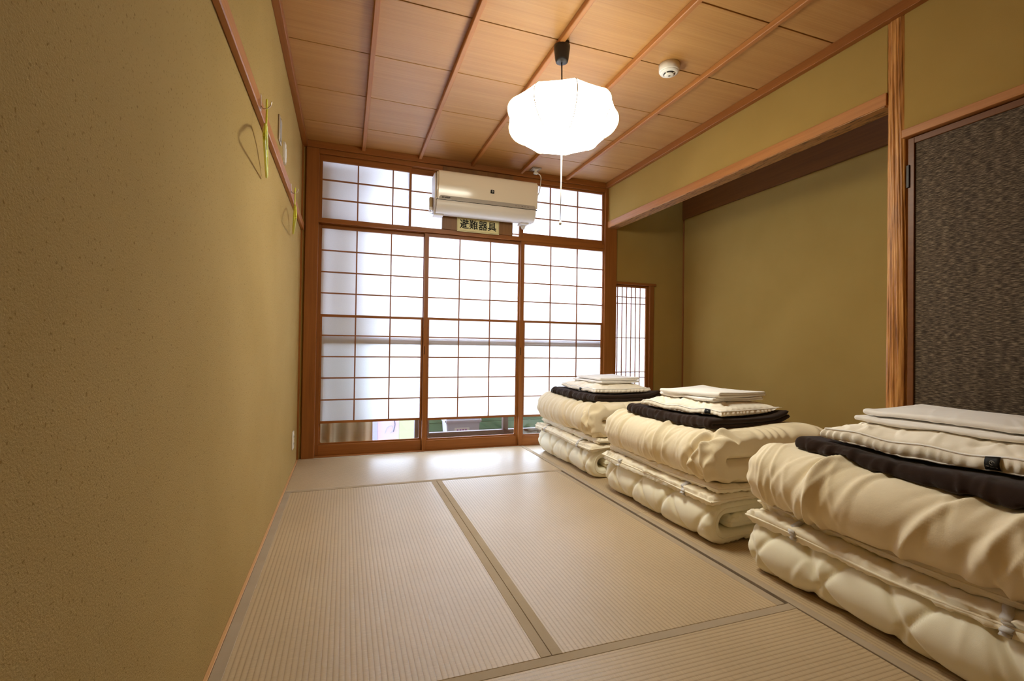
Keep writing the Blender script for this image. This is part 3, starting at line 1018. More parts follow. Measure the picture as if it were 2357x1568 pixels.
# ================================================================== left wall fittings
def hanger(yc, label, hlabel):
    zt = 1.765
    hk = empty('rail_hook', (0.03, yc, zt - 0.02), hlabel, 'hook', 'hooks on the picture rail')
    box('hook_plate', 0.0215, 0.0235, yc + 0.012, yc + 0.030, 1.742, 1.800, M['hook_metal'], hk, 0.0005)
    tube('hook_arm', smooth_pts([(0.0235, yc + 0.02, 1.756), (0.032, yc + 0.012, 1.744), (0.046, yc, 1.742), (0.058, yc - 0.006, 1.750), (0.062, yc - 0.008, 1.766)]), 0.0022, M['hook_metal'], hk, 8)
    h = empty('clothes_hanger', (0.045, yc, 1.55), label, 'hanger', 'yellow hangers on the left wall')
    dx, dy = 0.025, 0.2          # hanger leans from the wall towards the room
    P = lambda t, z, o=0.0: (0.045 - dx * t + o, yc + dy * t, z)
    hookp = [P(-0.02, 1.742), P(-0.10, 1.752), P(-0.06, 1.768), P(0.05, 1.770), P(0.10, 1.752), P(0.05, 1.725), P(0.0, 1.700), P(0, 1.665)]
    tube('hanger_hook', smooth_pts(hookp), 0.0032, M['yellow'], h, 8)
    arms = [P(-1.0, 1.556), P(-0.97, 1.575), P(-0.55, 1.632), P(-0.12, 1.664), P(0, 1.668), P(0.12, 1.664), P(0.55, 1.632), P(0.97, 1.575), P(1.0, 1.556)]
    tube('hanger_arms', smooth_pts(arms), 0.0055, M['yellow'], h, 8)
    tube('hanger_bar', smooth_pts([P(-1.0, 1.556), P(-0.9, 1.549), P(0, 1.549), P(0.9, 1.549), P(1.0, 1.556)]), 0.0048, M['yellow'], h, 8)
    for t in (-0.62, 0.62):
        tube('strap_notch', smooth_pts([P(t - 0.08, 1.628), P(t - 0.06, 1.612), P(t + 0.02, 1.610), P(t + 0.05, 1.622)]), 0.003, M['yellow'], h, 6)


hanger(-1.99, 'yellow plastic clothes hanger on the nearer rail hook', 'small metal hook holding the nearer yellow hanger')
hanger(-0.95, 'yellow plastic clothes hanger on the farther rail hook', 'small metal hook holding the farther yellow hanger')

vp = empty('wall_plate', (0.0, -1.30, 1.89), 'grey metal vent plate above the rail on the left wall', 'plate')
box('plate_face', 0.0, 0.008, -1.346, -1.255, 1.888, 2.012, M['steel'], vp, 0.002)
box('plate_inset', 0.0075, 0.0095, -1.335, -1.266, 1.902, 1.998, M['ac_grey'], vp, 0.001)
for yy in (-1.30,):
    for zz in (1.8945, 2.0055):
        box('screw', 0.0078, 0.0092, yy - 0.003, yy + 0.003, zz - 0.003, zz + 0.003, M['dark_metal'], vp, 0.001)
wp = empty('blank_plate', (0.0, -1.10, 1.85), 'white rounded blank plate above the rail near the corner', 'plate')
bm = bmesh.new()
bm_box(bm, 0.0, 0.010, -1.147, -1.062, 1.852, 1.962)
bmesh.ops.bevel(bm, geom=[e for e in bm.edges if abs(e.verts[0].co.x - e.verts[1].co.x) > 0.005], offset=0.018, segments=4, affect='EDGES')
from_bm('plate_face', bm, M['white_plastic'], wp)
box('plate_centre', 0.0095, 0.0115, -1.122, -1.087, 1.882, 1.932, M['white_plastic'], wp, 0.001)
ow = empty('wall_outlet', (0.0, -0.35, 0.158), 'cream outlet plate low on the left wall near corner', 'outlet')
box('plate_face', 0.0, 0.008, -0.395, -0.315, 0.150, 0.270, M['white_plastic'], ow, 0.002)
for zz in (0.172, 0.218):
    s_ = box('socket', 0.0078, 0.0105, -0.375, -0.335, zz, zz + 0.034, M['white_plastic'], ow, 0.001)
    for yy in (-0.365, -0.35):
        box('socket_slot', 0.0102, 0.0110, yy - 0.0015, yy + 0.0015, zz + 0.010, zz + 0.024, M['black'], s_, 0)

# hooks inside the alcove
for i, (yy, lb) in enumerate(((-0.76, 'small black hook on the alcove board, farther one'), (-1.205, 'small black hook on the alcove board, nearer one'))):
    hk = empty('scroll_hook', (AX - 0.03, yy, 2.35), lb, 'hook', 'hooks on the alcove board')
    box('hook_plate', AX - 0.026, AX - 0.020, yy - 0.012, yy + 0.012, 2.372, 2.402, M['dark_metal'], hk, 0.001)
    tube('hook_arm', smooth_pts([(AX - 0.026, yy, 2.388), (AX - 0.045, yy, 2.380), (AX - 0.050, yy, 2.362), (AX - 0.062, yy, 2.350), (AX - 0.078, yy, 2.360)]), 0.005, M['dark_metal'], hk, 8)
#FUTONS#
# ================================================================== folded bedding
class HMap:
    """height of what lies below, so that each piece rests on the one under it"""
    def __init__(self, arrays, cell=0.008):
        V = np.concatenate(arrays)
        self.c = cell
        self.lo = V[:, :2].min(0) - 6 * cell
        n = np.ceil((V[:, :2].max(0) + 6 * cell - self.lo) / cell).astype(int) + 1
        H = np.full(n, -1.0)
        ij = ((V[:, :2] - self.lo) / cell).astype(int)
        np.maximum.at(H, (ij[:, 0], ij[:, 1]), V[:, 2])
        for _ in range(2):
            K = H.copy()
            for a in (-1, 0, 1):
                for b in (-1, 0, 1):
                    K = np.maximum(K, np.roll(np.roll(H, a, 0), b, 1))
            H = K
        self.H = H

    def __call__(self, X, Y):
        i = np.clip(((X - self.lo[0]) / self.c).astype(int), 0, self.H.shape[0] - 1)
        j = np.clip(((Y - self.lo[1]) / self.c).astype(int), 0, self.H.shape[1] - 1)
        return self.H[i, j]


def rest_on(V, hm, gap=0.0015, squash=0.02):
    if hm is None:
        return V
    V = V.copy()
    z0 = V[:, 2].min()
    V[:, 2] = np.maximum(V[:, 2], hm(V[:, 0], V[:, 1]) + gap + squash * (V[:, 2] - z0))
    return V


class Noise2:
    """sum of sines: cheap smooth noise over the cloth"""
    def __init__(self, seed, freq, n=14):
        r = np.random.RandomState(seed)
        ang = r.uniform(0, 2 * PI, n)
        f = freq * r.uniform(0.5, 1.6, n)
        self.k = np.stack([np.cos(ang) * f, np.sin(ang) * f], 1)
        self.p = r.uniform(0, 2 * PI, n)
        self.a = r.uniform(0.5, 1, n) / math.sqrt(n)

    def __call__(self, u, v):
        s = 0
        for (kx, ky), p, a in zip(self.k, self.p, self.a):
            s = s + a * np.sin(kx * u + ky * v + p)
        return s


class Wrinkles:
    """pressed folds: soft ridges running mostly round the roll"""
    def __init__(self, seed, n, s_range, y_range, amp, slope=0.5, wmin=0.007, wmax=0.022, lmin=0.08, lmax=0.25, mean_slope=0.0):
        r = np.random.RandomState(seed)
        self.L = []
        for _ in range(n):
            self.L.append((r.uniform(*s_range), r.uniform(*y_range), mean_slope + r.uniform(-slope, slope), r.uniform(-2.5, 2.5), r.uniform(wmin, wmax),
                           r.uniform(lmin, lmax), amp * r.uniform(0.45, 1.0) * (1 if r.rand() < 0.62 else -1)))

    def __call__(self, s, y):
        d = 0
        for s0, y0, sl, cv, w, l, a in self.L:
            ds = s - s0
            q = (y - y0 - sl * ds - cv * ds * ds) / w
            prof = np.exp(-q * q) - 0.45 * np.exp(-((q - 1.7) / 1.2) ** 2)
            d = d + a * prof * np.exp(-(ds / l) ** 4)
        return d


def make_path(segs):
    """segs: ('l', x, z) straight to, or ('a', cx, cz, r, a0, a1) arc in degrees"""
    P = []
    for s in segs:
        if s[0] == 'l':
            q = np.array([s[1], s[2]], float)
            if P:
                d = np.linalg.norm(q - P[-1])
                n = max(2, int(d / 0.004))
                for k in range(1, n + 1):
                    P.append(P_start * (1 - k / n) + q * (k / n))
            else:
                P.append(q)
            P_start = q
        else:
            _, cx, cz, r, a0, a1 = s
            n = max(6, int(abs(math.radians(a1 - a0)) * r / 0.003))
            for k in range(1, n + 1):
                a = math.radians(a0 + (a1 - a0) * k / n)
                P.append(np.array([cx + r * math.cos(a), cz + r * math.sin(a)]))
            P_start = P[-1]
    return np.array(P)


def resample(P, n):
    d = np.concatenate([[0], np.cumsum(np.linalg.norm(np.diff(P, axis=0), axis=1))])
    keep = np.concatenate([[True], np.diff(d) > 1e-7])
    P, d = P[keep], d[keep]
    s = np.linspace(0, d[-1], n)
    Q = np.stack([np.interp(s, d, P[:, 0]), np.interp(s, d, P[:, 1])], 1)
    T = np.gradient(Q, s, axis=0)
    for _ in range(2):
        T[1:-1] = (T[:-2] + 2 * T[1:-1] + T[2:]) / 4
    T /= np.linalg.norm(T, axis=1)[:, None]
    N = np.stack([-T[:, 1], T[:, 0]], 1)
    return s, Q, N


def edge(d, r, floor=0.10):
    t = np.clip(d / r, 0, 1)
    return floor + (1 - floor) * np.sqrt(np.clip(1 - (1 - t) ** 2, 0, 1))


def slab(name, path, y0, y1, T, er_s, er_y, ns, ny, mat, parent, disp=None, dispb=None, warp=None, pip=0.0, pip_mat=None, yvar=None, floor=0.10, pip_sides='se', hm=None, keep=None):
    """a padded sheet of thickness T following a folded path in the xz plane and lying along y"""
    s, Q, N = resample(path, ns)
    L = s[-1]
    c = np.linspace(-1, 1, ny)
    c = np.sign(c) * (1 - (1 - np.abs(c)) ** 1.25)
    S, Cn = np.meshgrid(s, c)                      # ny, ns
    yc, hw = (y0 + y1) / 2, (y1 - y0) / 2
    Y = yc + Cn * hw
    if yvar is not None:
        Y = Y + Cn ** 3 * yvar(S, np.sign(Cn) * 3.0)
    dy = hw - np.abs(Cn) * hw
    ds = np.minimum(S, L - S)
    h = T / 2 * np.minimum(edge(ds, er_s, floor), 1) * edge(dy, er_y, floor)
    top = h + (disp(S, Y, ds, dy) if disp else 0) * np.clip(h / (T / 2), 0.15, 1)
    bot = h + (dispb(S, Y, ds, dy) if dispb else 0) * np.clip(h / (T / 2), 0.15, 1)
    QX, QZ = np.broadcast_to(Q[:, 0], S.shape), np.broadcast_to(Q[:, 1], S.shape)
    NX, NZ = np.broadcast_to(N[:, 0], S.shape), np.broadcast_to(N[:, 1], S.shape)
    def P3(off):
        X, Yy, Z = QX + NX * off, Y.copy(), QZ + NZ * off
        if warp is not None:
            X, Yy, Z = warp(X, Yy, Z)
        return np.stack([X, Yy, Z], -1)
    A, B = P3(top), P3(-bot)
    V = np.concatenate([A.reshape(-1, 3), B.reshape(-1, 3)])
    V = rest_on(V, hm)
    if keep is not None:
        keep.append(V)
    nA = ny * ns
    idx = np.arange(nA).reshape(ny, ns)
    Fc = []
    a, b, d_, e = idx[:-1, :-1].ravel(), idx[:-1, 1:].ravel(), idx[1:, 1:].ravel(), idx[1:, :-1].ravel()
    Fc += np.stack([a, b, d_, e], 1).tolist()
    Fc += (np.stack([e, d_, b, a], 1) + nA).tolist()
    for j in range(ny - 1):
        Fc.append((int(idx[j, 0]), int(idx[j + 1, 0]), int(idx[j + 1, 0] + nA), int(idx[j, 0] + nA)))
        Fc.append((int(idx[j + 1, -1]), int(idx[j, -1]), int(idx[j, -1] + nA), int(idx[j + 1, -1] + nA)))
    for i in range(ns - 1):
        Fc.append((int(idx[0, i + 1]), int(idx[0, i]), int(idx[0, i] + nA), int(idx[0, i + 1] + nA)))
        Fc.append((int(idx[-1, i]), int(idx[-1, i + 1]), int(idx[-1, i + 1] + nA), int(idx[-1, i] + nA)))
    o = from_arrays(name, V, Fc, mat, parent)
    # make sure the faces point outwards
    bm = bmesh.new()
    bm.from_mesh(o.data)
    bmesh.ops.recalc_face_normals(bm, faces=bm.faces)
    bm.to_mesh(o.data)
    bm.free()
    o.data.polygons.foreach_set('use_smooth', [True] * len(o.data.polygons))
    mid = (V[:nA].reshape(ny, ns, 3) + V[nA:].reshape(ny, ns, 3)) / 2
    if pip > 0:
        lines = []
        if 's' in pip_sides:
            lines += [mid[:, 0], mid[:, -1]]
        if 'e' in pip_sides:
            lines += [mid[0], mid[-1]]
        for ln in lines:
            step = max(1, len(ln) // 90)
            pts = rest_on(ln[::step], hm, pip + 0.002, 0)
            if keep is not None:
                keep.append(pts + np.array([0, 0, pip]))
            tube('piping', pts, pip, pip_mat or mat, o, 6)
    return o


STACKS = [  # x left, y far, y near, and how each is told apart
    dict(xl=1.862, yf=-0.205, yn=-1.135, where='far', desc='in the stack nearest the sliding doors'),
    dict(xl=1.842, yf=-1.345, yn=-2.245, where='mid', desc='in the middle stack'),
    dict(xl=1.850, yf=-2.440, yn=-3.420, where='near', desc='in the nearest stack at right'),
]



def rot_warp(cx, cy, ang, sag=None):
    ca, sa = math.cos(ang), math.sin(ang)
    def w(X, Y, Z):
        dx, dy = X - cx, Y - cy
        X2, Y2 = cx + ca * dx - sa * dy, cy + sa * dx + ca * dy
        if sag is not None:
            Z = Z + sag(X2, Y2)
        return X2, Y2, Z
    return w


def quilt(step, depth, width, off):
    def f(S, Y):
        u = (S + Y + off) / step
        v = (S - Y + off) / step
        d1 = np.abs(u - np.round(u)) * step / 1.414
        d2 = np.abs(v - np.round(v)) * step / 1.414
        d = np.minimum(d1, d2)
        return -depth * (0.55 * np.exp(-(d / width) ** 2) + 0.45 * np.exp(-np.sqrt(d * d + 0.00004) / 0.03)) + depth * 0.35
    return f


for si, st in enumerate(STACKS):
    xl, yf, yn = st['xl'], st['yf'], st['yn']
    ym, hy = (yf + yn) / 2, (yf - yn) / 2
    xr = xl + 0.72
    seed = 100 * (si + 1)
    km, kp, kc, kb, kl = [], [], [], [], []

    # ---- 1 mattress, folded in three -------------------------------------------------
    T = 0.066
    z0 = 0.0
    mt = empty('futon_mattress', (xl + 0.36, ym, 0.0), 'cream diamond-quilted futon mattress at the bottom, ' + st['desc'], 'mattress', 'folded futon mattresses')
    p = make_path([('l', xl + 0.13, z0 + 1.5 * T), ('l', xr - 0.06, z0 + 1.5 * T), ('a', xr - 0.06, z0 + T, T / 2, 90, -90),
                   ('l', xl + 0.115, z0 + T / 2), ('a', xl + 0.115, z0 + 1.5 * T, T, 270, 90), ('l', xr - 0.02, z0 + 2.5 * T)])
    n1, n2, q = Noise2(seed + 1, 9), Noise2(seed + 2, 30), quilt(0.262, 0.0155, 0.0095, 0.05 + 0.06 * si)
    wr = Wrinkles(seed + 3, 26, (0.3, 1.7), (yn, yf), 0.0035, 0.9, 0.006, 0.014, 0.04, 0.10)

    def dq(S, Y, ds, dy):
        ruff = np.sin(S * 190 + 3 * np.sin(S * 23)) * np.exp(-dy / 0.022) * 0.0045
        return q(S, Y) + 0.004 * n1(S, Y) + 0.0012 * n2(S, Y) + wr(S, Y) + ruff
    sagm = lambda X, Y: -0.006 * np.cos((Y - ym) / hy * 3) * np.clip((X - xl) * 3, 0, 1)
    def wm(X, Y, Z, sagm=sagm):
        Zn = Z + sagm(X, Y) * np.clip(Z / 0.2, 0, 1)
        return X, Y, np.maximum(Zn, 0.0025)
    yv = Noise2(seed + 4, 16)
    slab('mattress_body', p, yn, yf, T * 1.04, 0.03, 0.05, 360, 180, M['mattress'], mt, dq, lambda S, Y, ds, dy: 0.003 * n1(S, Y), wm, 0.0032, M['mattress'],
         lambda S, sg: 0.008 * yv(S, sg), floor=0.28, keep=km)
    hm1 = HMap(km)

    # ---- 2 thin pad, folded, open edges at the front -------------------------------------
    T2 = 0.037
    zp = 0.194
    pd = empty('bed_pad', (xl + 0.38, ym, zp), 'thin white quilted bed pad with elastic straps ' + st['desc'], 'bed pad', 'folded bed pads')
    px = xl + (0.022, 0.025, 0.04)[si]
    p = make_path([('l', px + (0.045, 0.03, 0.05)[si], zp + 1.55 * T2), ('l', xr + 0.00, zp + 1.5 * T2), ('a', xr + 0.00, zp + T2, T2 / 2, 90, -90), ('l', px - 0.012, zp + 0.5 * T2)])
    n3, n4 = Noise2(seed + 11, 12), Noise2(seed + 12, 45)
    wav = Noise2(seed + 13, 7)
    q2 = quilt(0.20, 0.006, 0.012, 0.02)
    Lp = [0]

    def d2(S, Y, ds, dy):
        ruff = np.sin(Y * 170 + 3 * np.sin(Y * 31)) * np.exp(-ds / 0.03) * 0.0028 + np.sin(S * 170) * np.exp(-dy / 0.03) * 0.003
        return q2(S, Y) + 0.003 * n3(S, Y) + 0.001 * n4(S, Y) + ruff
    def wp_(X, Y, Z, wav=wav, px=px, zp=zp, T2=T2, ym=ym, hy=hy):
        k = np.clip(1 - (X - px) / 0.22, 0, 1) ** 2          # only the front edge waves
        up = np.clip((Z - zp) / (2 * T2), 0, 1)
        Z2 = Z + k * (0.010 * wav(X * 0.2, Y) - 0.014 * (1 - up) + 0.004) + 0.012 * k * ((Y - ym) / hy) ** 2 * up
        X2 = X + k * 0.012 * wav(Y, X * 0.2 + 5 * up)
        return X2, Y, Z2
    yp = (0.02, 0.015, 0.01)[si]
    pb = slab('pad_body', p, yn - 0.015, yf + 0.01, T2 * 1.0, 0.018, 0.025, 240, 130, M['pad'], pd, d2, d2, wp_, 0.0042, M['pad'], hm=hm1, keep=kp)
    # elastic straps round the lower front edge
    for f, ln in ((0.20, 0), (0.80, 0)):
        ys_ = yf + (yn - yf) * f
        w_ = 0.012
        V, Fc = [], []
        prof = [(px + 0.13, zp + T2 + 0.004), (px + 0.07, zp + T2 + 0.006), (px + 0.02, zp + T2 + 0.004), (px - 0.010, zp + 0.75 * T2), (px - 0.017, zp + 0.45 * T2), (px - 0.008, zp + 0.05 * T2), (px + 0.03, zp - 0.006), (px + 0.10, zp - 0.004)]
        pr = smooth_pts([(a, b, 0) for a, b in prof], 6)
        for (x, z, _) in pr:
            sk = (x - px) * 0.35
            for yy in (-w_, w_):
                X2, Y2, Z2 = wp_(np.array(x), np.array(ys_ + yy + sk), np.array(z))
                V.append((float(X2), float(Y2), max(float(Z2), float(hm1(X2, Y2)) + 0.003)))
        for i in range(len(pr) - 1):
            Fc.append((2 * i, 2 * i + 1, 2 * i + 3, 2 * i + 2))
        kp.append(np.array(V) + np.array([0, 0, 0.001]))
        so = from_arrays('elastic_strap', V, Fc, M['strap'], pd)
        md = so.modifiers.new('thick', 'SOLIDIFY')
        md.thickness = 0.002
        md.offset = 0

    hm2 = HMap(km + kp)
    # ---- 3 thick comforter, folded once, fold towards the room ---------------------------
    T3 = 0.118
    zc = 0.262
    cf = empty('comforter', (xl + 0.38, ym, zc), 'thick beige wrinkled comforter ' + st['desc'], 'comforter', 'folded comforters')
    cx = xl + 0.004
    p = make_path([('l', xr + 0.06, zc + T3 / 2), ('l', cx + T3, zc + T3 / 2), ('a', cx + T3, zc + T3, T3 / 2, 270, 90), ('l', xr + 0.03, zc + 1.5 * T3)])
    Ls = 0.62 + 0.18
    mid_s = (xr + 0.06 - cx - T3) + T3 * 0.78          # where the fold is
    n5, n6 = Noise2(seed + 21, 7), Noise2(seed + 22, 22)
    wk = (0.75, 0.7, 1.0)[si]
    w1 = Wrinkles(seed + 23, (15, 14, 17)[si], (mid_s - 0.16, mid_s + 0.22), (yn + 0.05, yf - 0.05), 0.0125 * wk, 0.45, 0.010, 0.021, 0.08, 0.22, (0.10, -0.35, -0.55)[si])
    w2 = Wrinkles(seed + 24, 80, (mid_s - 0.3, mid_s + 0.5), (yn, yf), 0.0042 * wk, 0.9, 0.0062, 0.011, 0.04, 0.14, (0.0, -0.3, -0.4)[si])
    w3 = Wrinkles(seed + 25, 14, (mid_s - 0.15, mid_s + 0.15), (yn + 0.01, yn + 0.10), 0.016, 1.5, 0.008, 0.018, 0.05, 0.12)

    def d3(S, Y, ds, dy):
        ruff = np.sin(S * 95 + 4 * np.sin(S * 17)) * np.exp(-dy / 0.045) * 0.010
        return 0.008 * n5(S, Y) + 0.003 * n6(S, Y) + w1(S, Y) + w2(S, Y) + w3(S, Y) + ruff
    def d3b(S, Y, ds, dy):
        return 0.004 * n5(S, Y)
    dent = lambda X, Y: -0.030 * np.exp(-((X - xl - 0.36) / 0.30) ** 2 - ((Y - ym) / (hy * 0.62)) ** 2)
    def wc(X, Y, Z, dent=dent, zc=zc, T3=T3):
        return X, Y, Z + dent(X, Y) * np.clip((Z - zc) / (2 * T3), 0, 1)
    yv2 = Noise2(seed + 26, 10)
    slab('comforter_body', p, yn - 0.01, yf + 0.005, T3 * 1.08, 0.09, 0.085, 300, 240, M['comforter'], cf, d3, d3b, wc, 0.0, None,
         lambda S, sg: 0.016 * yv2(S, sg), floor=0.32, hm=hm2, keep=kc)
    hm3 = HMap(kc)
    ztop = zc + 2 * T3 + 0.002

    def ctop(X, Y, cx=cx, T3=T3, dent=dent, ztop=ztop):
        r = T3
        d = np.clip(cx + T3 + 0.01 - X, 0, r * 0.97)
        return ztop - (r - np.sqrt(r * r - d * d)) + dent(X, Y)

    # ---- 4 dark blanket -----------------------------------------------------------------------
    T4 = 0.026
    bx0, bx1, by0, by1, bang = ((xl + 0.095, xl + 0.655, yn + 0.13, yf - 0.11, 0.05), (xl + 0.095, xl + 0.620, yn + 0.12, yf - 0.12, 0.04), (xl + 0.085, xl + 0.66, yn + 0.08, yf - 0.15, -0.09))[si]
    bl = empty('folded_blanket', ((bx0 + bx1) / 2, (by0 + by1) / 2, ztop - 0.02), 'dark brown folded fleece blanket ' + st['desc'], 'blanket', 'folded dark blankets')
    p = make_path([('l', bx1 + 0.01, T4 / 2), ('l', bx0 + T4, T4 / 2), ('a', bx0 + T4, T4, T4 / 2, 270, 90), ('l', bx1, 1.5 * T4)])
    n7, n8 = Noise2(seed + 31, 14), Noise2(seed + 32, 5)
    ms = bx1 - bx0 - T4 + 0.03
    w4 = Wrinkles(seed + 33, 34, (ms - 0.06, ms + 0.08), (by0, by1), 0.0055, 0.8, 0.006, 0.014, 0.03, 0.09)
    d4 = lambda S, Y, ds, dy: 0.0025 * n7(S, Y) + w4(S, Y)
    bcx, bcy, bh = (bx0 + bx1) / 2, (by0 + by1) / 2, (by1 - by0) / 2
    def wb(X, Y, Z, ctop=ctop, bcx=bcx, bcy=bcy, bang=bang, bh=bh, n8=n8, bx1=bx1, si=si):
        ca, sa = math.cos(bang), math.sin(bang)
        dx, dy = X - bcx, Y - bcy
        X2, Y2 = bcx + ca * dx - sa * dy, bcy + sa * dx + ca * dy
        lift = 0.022 * np.clip((X - bx1 + 0.13) / 0.13, 0, 1) ** 2 * np.clip((-dy / bh - 0.2), 0, 1) * (1.6 if si < 2 else 0.4)
        return X2, Y2, ctop(X2, Y2) + Z * 0.96 + 0.003 * n8(X2, Y2) + lift + 0.003
    slab('blanket_body', p, by0, by1, T4, 0.012, 0.014, 180, 120, M['blanket'], bl, d4, None, wb, 0.0, floor=0.35, hm=hm3, keep=kb)
    hm4 = HMap(kc + kb)
    zb = 2 * T4

    # ---- 5 pillow with a gusset between two piped seams -----------------------------------------
    pa, pb_, pcx, pcy, pang = ((0.225, 0.275, xl + 0.385, ym + 0.00, 0.0), (0.215, 0.270, xl + 0.375, ym - 0.03, 0.12), (0.225, 0.300, xl + 0.400, ym - 0.02, 0.0))[si]
    pl = empty('pillow', (pcx, pcy, float(ctop(np.array(pcx), np.array(pcy))) + zb), 'white piped pillow with a small black tag ' + st['desc'], 'pillow', 'white pillows')
    gz = (0.032, 0.030, 0.044)[si]
    Hh = (0.052, 0.050, 0.056)[si]
    n9, n10 = Noise2(seed + 41, 10), Noise2(seed + 42, 40)
    w5 = Wrinkles(seed + 43, 36, (-0.2, 0.2), (-0.27, 0.27), 0.0050, 1.2, 0.006, 0.014, 0.03, 0.10)

    def plan(u, v):
        x = pa * u * (1 - 0.07 * (1 - v * v) * np.abs(u) ** 3)
        y = pb_ * v * (1 - 0.05 * (1 - u * u) * np.abs(v) ** 3)
        return x, y

    def place(x, y, z):
        ca, sa = math.cos(pang), math.sin(pang)
        X, Y = pcx + ca * x - sa * y, pcy + sa * x + ca * y
        return X, Y, ctop(X, Y) * 0.75 + 0.25 * ctop(np.array(pcx), np.array(pcy)) + zb + z
    seam_z = lambda v: 0.004 * np.sin(v * 9 + si)
    N_ = 90
    g = np.linspace(-1, 1, N_)
    g = np.sin(g * PI / 2) * 0.5 + g * 0.5
    U, Vv = np.meshgrid(g, g)
    bump_ = np.clip((1 - U ** 2) * (1 - Vv ** 2), 0, 1) ** 0.55
    x, y = plan(U, Vv)
    dd = np.minimum(1 - np.abs(U), 1 - np.abs(Vv))
    ruf = (np.sin(y * 150) * np.exp(-(1 - np.abs(U)) / 0.10) + np.sin(x * 150) * np.exp(-(1 - np.abs(Vv)) / 0.10)) * 0.0022 * np.clip(dd * 30, 0, 1)
    ztop_p = 0.012 + gz + Hh * bump_ + (0.004 * n9(x, y) + 0.001 * n10(x, y) + w5(x, y)) * np.clip(dd * 6, 0, 1) + ruf + seam_z(y / pb_)
    zbot_p = 0.012 - 0.010 * np.clip(dd * 5, 0, 1) + seam_z(y / pb_)
    def gridmesh(nm, X, Y, Z, flip, parent):
        V = rest_on(np.stack([X, Y, Z], -1).reshape(-1, 3), hm4, 0.009, 0.05)
        kl.append(V)
        idx = np.arange(N_ * N_).reshape(N_, N_)
        a, b, c_, e = idx[:-1, :-1].ravel(), idx[:-1, 1:].ravel(), idx[1:, 1:].ravel(), idx[1:, :-1].ravel()
        Fq = np.stack([a, b, c_, e] if not flip else [e, c_, b, a], 1).tolist()
        return from_arrays(nm, V, Fq, M['pillow'], parent)
    top_o = gridmesh('pillow_top', *place(x, y, ztop_p), False, pl)
    gridmesh('pillow_bottom', *place(x, y, zbot_p), True, pl)
    # border loops
    def loop(Z):
        bx_ = np.concatenate([x[0, :-1], x[:-1, -1], x[-1, :0:-1], x[:0:-1, 0]])
        by_ = np.concatenate([y[0, :-1], y[:-1, -1], y[-1, :0:-1], y[:0:-1, 0]])
        bz_ = np.concatenate([Z[0, :-1], Z[:-1, -1], Z[-1, :0:-1], Z[:0:-1, 0]])
        return bx_, by_, bz_
    tx, ty, tz = loop(ztop_p)
    bx_, by_, bz_ = loop(zbot_p)
    rows = 9
    V = []
    arc = np.cumsum(np.hypot(np.diff(tx, append=tx[0]), np.diff(ty, append=ty[0])))
    for r_ in range(rows):
        t = r_ / (rows - 1)
        out = 1 + (0.035 * math.sin(PI * t)) * (1 + 0.35 * np.sin(arc * 210 + 2 * np.sin(arc * 37)))
        X, Y, Z = place(bx_ * (1 - t) * out + tx * t * out, by_ * (1 - t) * out + ty * t * out, bz_ * (1 - t) + tz * t)
        V.append(np.stack([X, Y, Z], -1))
    nl = len(tx)
    V = rest_on(np.concatenate(V), hm4, 0.009, 0.05)
    kl.append(V)
    Fq = []
    for r_ in range(rows - 1):
        for i in range(nl):
            j = (i + 1) % nl
            Fq.append((r_ * nl + i, r_ * nl + j, (r_ + 1) * nl + j, (r_ + 1) * nl + i))
    from_arrays('pillow_gusset', V, Fq, M['pillow'], pl)
    for Zl in ((tx, ty, tz), (bx_, by_, bz_)):
        X, Y, Z = place(*Zl)
        pv = rest_on(np.stack([X, Y, Z], -1), hm4, 0.011, 0.05)
        kl.append(pv + np.array([0, 0, 0.0035]))
        tube('piping', pv, 0.0032, M['sheet'], pl, 6, True)
    # tag sewn on the side that faces the room
    ty0 = (-0.03, -0.195, -0.185)[si] * 1.0
    hw_ = 0.017
    V, Fq = [], []
    for t in np.linspace(0.0, 1.0, 6):
        for k in np.linspace(-1, 1, 5):
            yy = ty0 + k * hw_ + 0.004 * t
            o_ = -pa * (1 - 0.07 * (1 - (yy / pb_) ** 2)) * (1 + 0.045 * math.sin(PI * t)) - 0.004
            X, Y, Z = place(np.array(o_), np.array(yy), np.array(0.012 + gz * t + float(seam_z(yy / pb_))))
            V.append((float(X), float(Y), float(Z)))
    for i in range(5):
        for k in range(4):
            a = i * 5 + k
            Fq.append((a, a + 1, a + 6, a + 5))
    V = rest_on(np.array(V), hm4, 0.013, 0.05)
    tg = from_arrays('sewn_tag', V, Fq, M['black'], pl)
    md = tg.modifiers.new('thick', 'SOLIDIFY')
    md.thickness = 0.0012
    X, Y, Z = place(np.array(-pa * 0.985 - 0.0075), np.array(ty0 + 0.002), np.array(0.012 + gz * 0.62 + float(seam_z(ty0 / pb_))))
    Rt = (Matrix.Rotation(-PI / 2, 3, 'Z') @ Matrix.Rotation(PI / 2, 3, 'X'))
    X0_, Y0_, Z0_ = float(X), float(Y), float(Z)
    ring = [(X0_, Y0_ + 0.0055 * math.cos(a), Z0_ + 0.0055 * math.sin(a)) for a in np.linspace(0, 2 * PI, 25)[:-1]]
    tube('emblem_ring', ring, 0.0006, M['pale_print'], tg, 5, True)
    lettering('emblem', 'S', 0.008, (X0_, Y0_, Z0_), Rt, M['pale_print'], tg, 0.0002)
    lettering('tag_lettering', 'HOTEL STYLE', 0.0042, (X0_ + 0.0002, Y0_, Z0_ - 0.0105), Rt, M['pale_print'], tg, 0.0002)

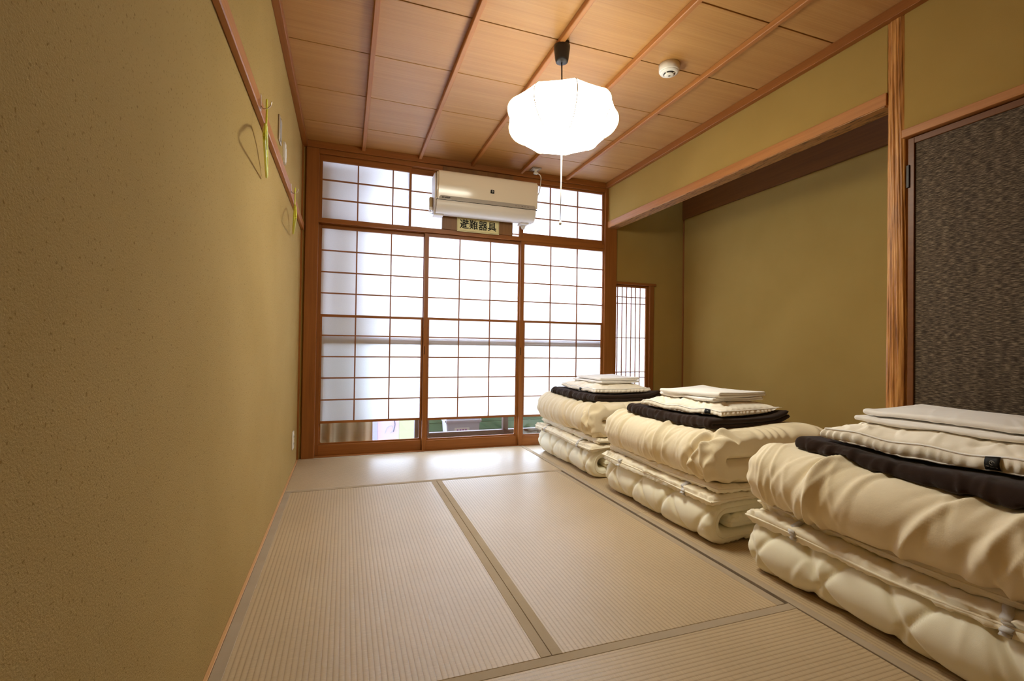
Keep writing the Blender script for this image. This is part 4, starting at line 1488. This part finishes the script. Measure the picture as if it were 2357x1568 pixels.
    # ---- 6 folded white sheets on the pillow ------------------------------------------------------
    def ptop(X, Y):
        ca, sa = math.cos(-pang), math.sin(-pang)
        dx, dy = X - pcx, Y - pcy
        u, v = (ca * dx - sa * dy) / pa, (sa * dx + ca * dy) / pb_
        b_ = np.clip((1 - np.clip(u, -1, 1) ** 2) * (1 - np.clip(v, -1, 1) ** 2), 0, 1) ** 0.55
        b_ = np.maximum(b_, 0.66)
        return ctop(X, Y) * 0.75 + 0.25 * ctop(np.array(pcx), np.array(pcy)) + zb + 0.012 + gz + Hh * b_ + 0.004
    hm5 = HMap(kl)
    specs = (
        [(-0.165, 0.170, -0.215, 0.215, 0.05, 0.0085, 2), (-0.150, 0.185, -0.205, 0.190, -0.03, 0.0105, 2)],
        [(-0.160, 0.175, -0.205, 0.205, 0.02, 0.0085, 2), (-0.165, 0.185, -0.215, 0.195, 0.12, 0.0120, 2)],
        [(-0.165, 0.165, -0.225, 0.235, 0.03, 0.0095, 2), (-0.135, 0.185, -0.230, 0.225, -0.02, 0.0100, 2)])[si]
    zacc = 0.0
    for k, (a0, a1, b0, b1, ang, T6, nlay) in enumerate(specs):
        what = ('lower folded white sheet resting on the pillow, ', 'topmost folded white sheet, ')[k]
        sx, sy = pcx + 0.01, pcy + 0.01
        sh = empty('folded_sheet', (sx, sy, float(ptop(np.array(sx), np.array(sy))) + zacc), what + st['desc'], 'sheet', 'folded white sheets')
        p = make_path([('l', a1 + 0.006, T6 / 2), ('l', a0 + T6, T6 / 2), ('a', a0 + T6, T6, T6 / 2, 270, 90), ('l', a1, 1.5 * T6)])
        na_, nb_ = Noise2(seed + 51 + 7 * k, 9), Noise2(seed + 52 + 7 * k, 26)
        w6 = Wrinkles(seed + 53 + 7 * k, 14, (0.0, 0.8), (b0, b1), 0.0016, 1.4, 0.004, 0.010, 0.05, 0.15)
        d6 = lambda S, Y, ds, dy, w6=w6, nb_=nb_: 0.0008 * nb_(S, Y) + w6(S, Y)
        def ws(X, Y, Z, sx=sx, sy=sy, ang=ang, ptop=ptop, zacc=zacc, na_=na_, T6=T6):
            ca, sa = math.cos(ang), math.sin(ang)
            X2, Y2 = sx + ca * X - sa * Y, sy + sa * X + ca * Y
            t = Z / (2 * T6)
            return X2, Y2, ptop(X2, Y2) + zacc + Z + 0.0030 * na_(X2, Y2) * (0.3 + 0.7 * t)
        slab('sheet_body', p, b0, b1, T6, 0.006, 0.005, 120, 64, M['sheet'], sh, d6, None, ws, 0.0, floor=0.5, hm=hm5, keep=kl)
        hm5 = HMap(kl)
        zacc += 2 * T6 + 0.003
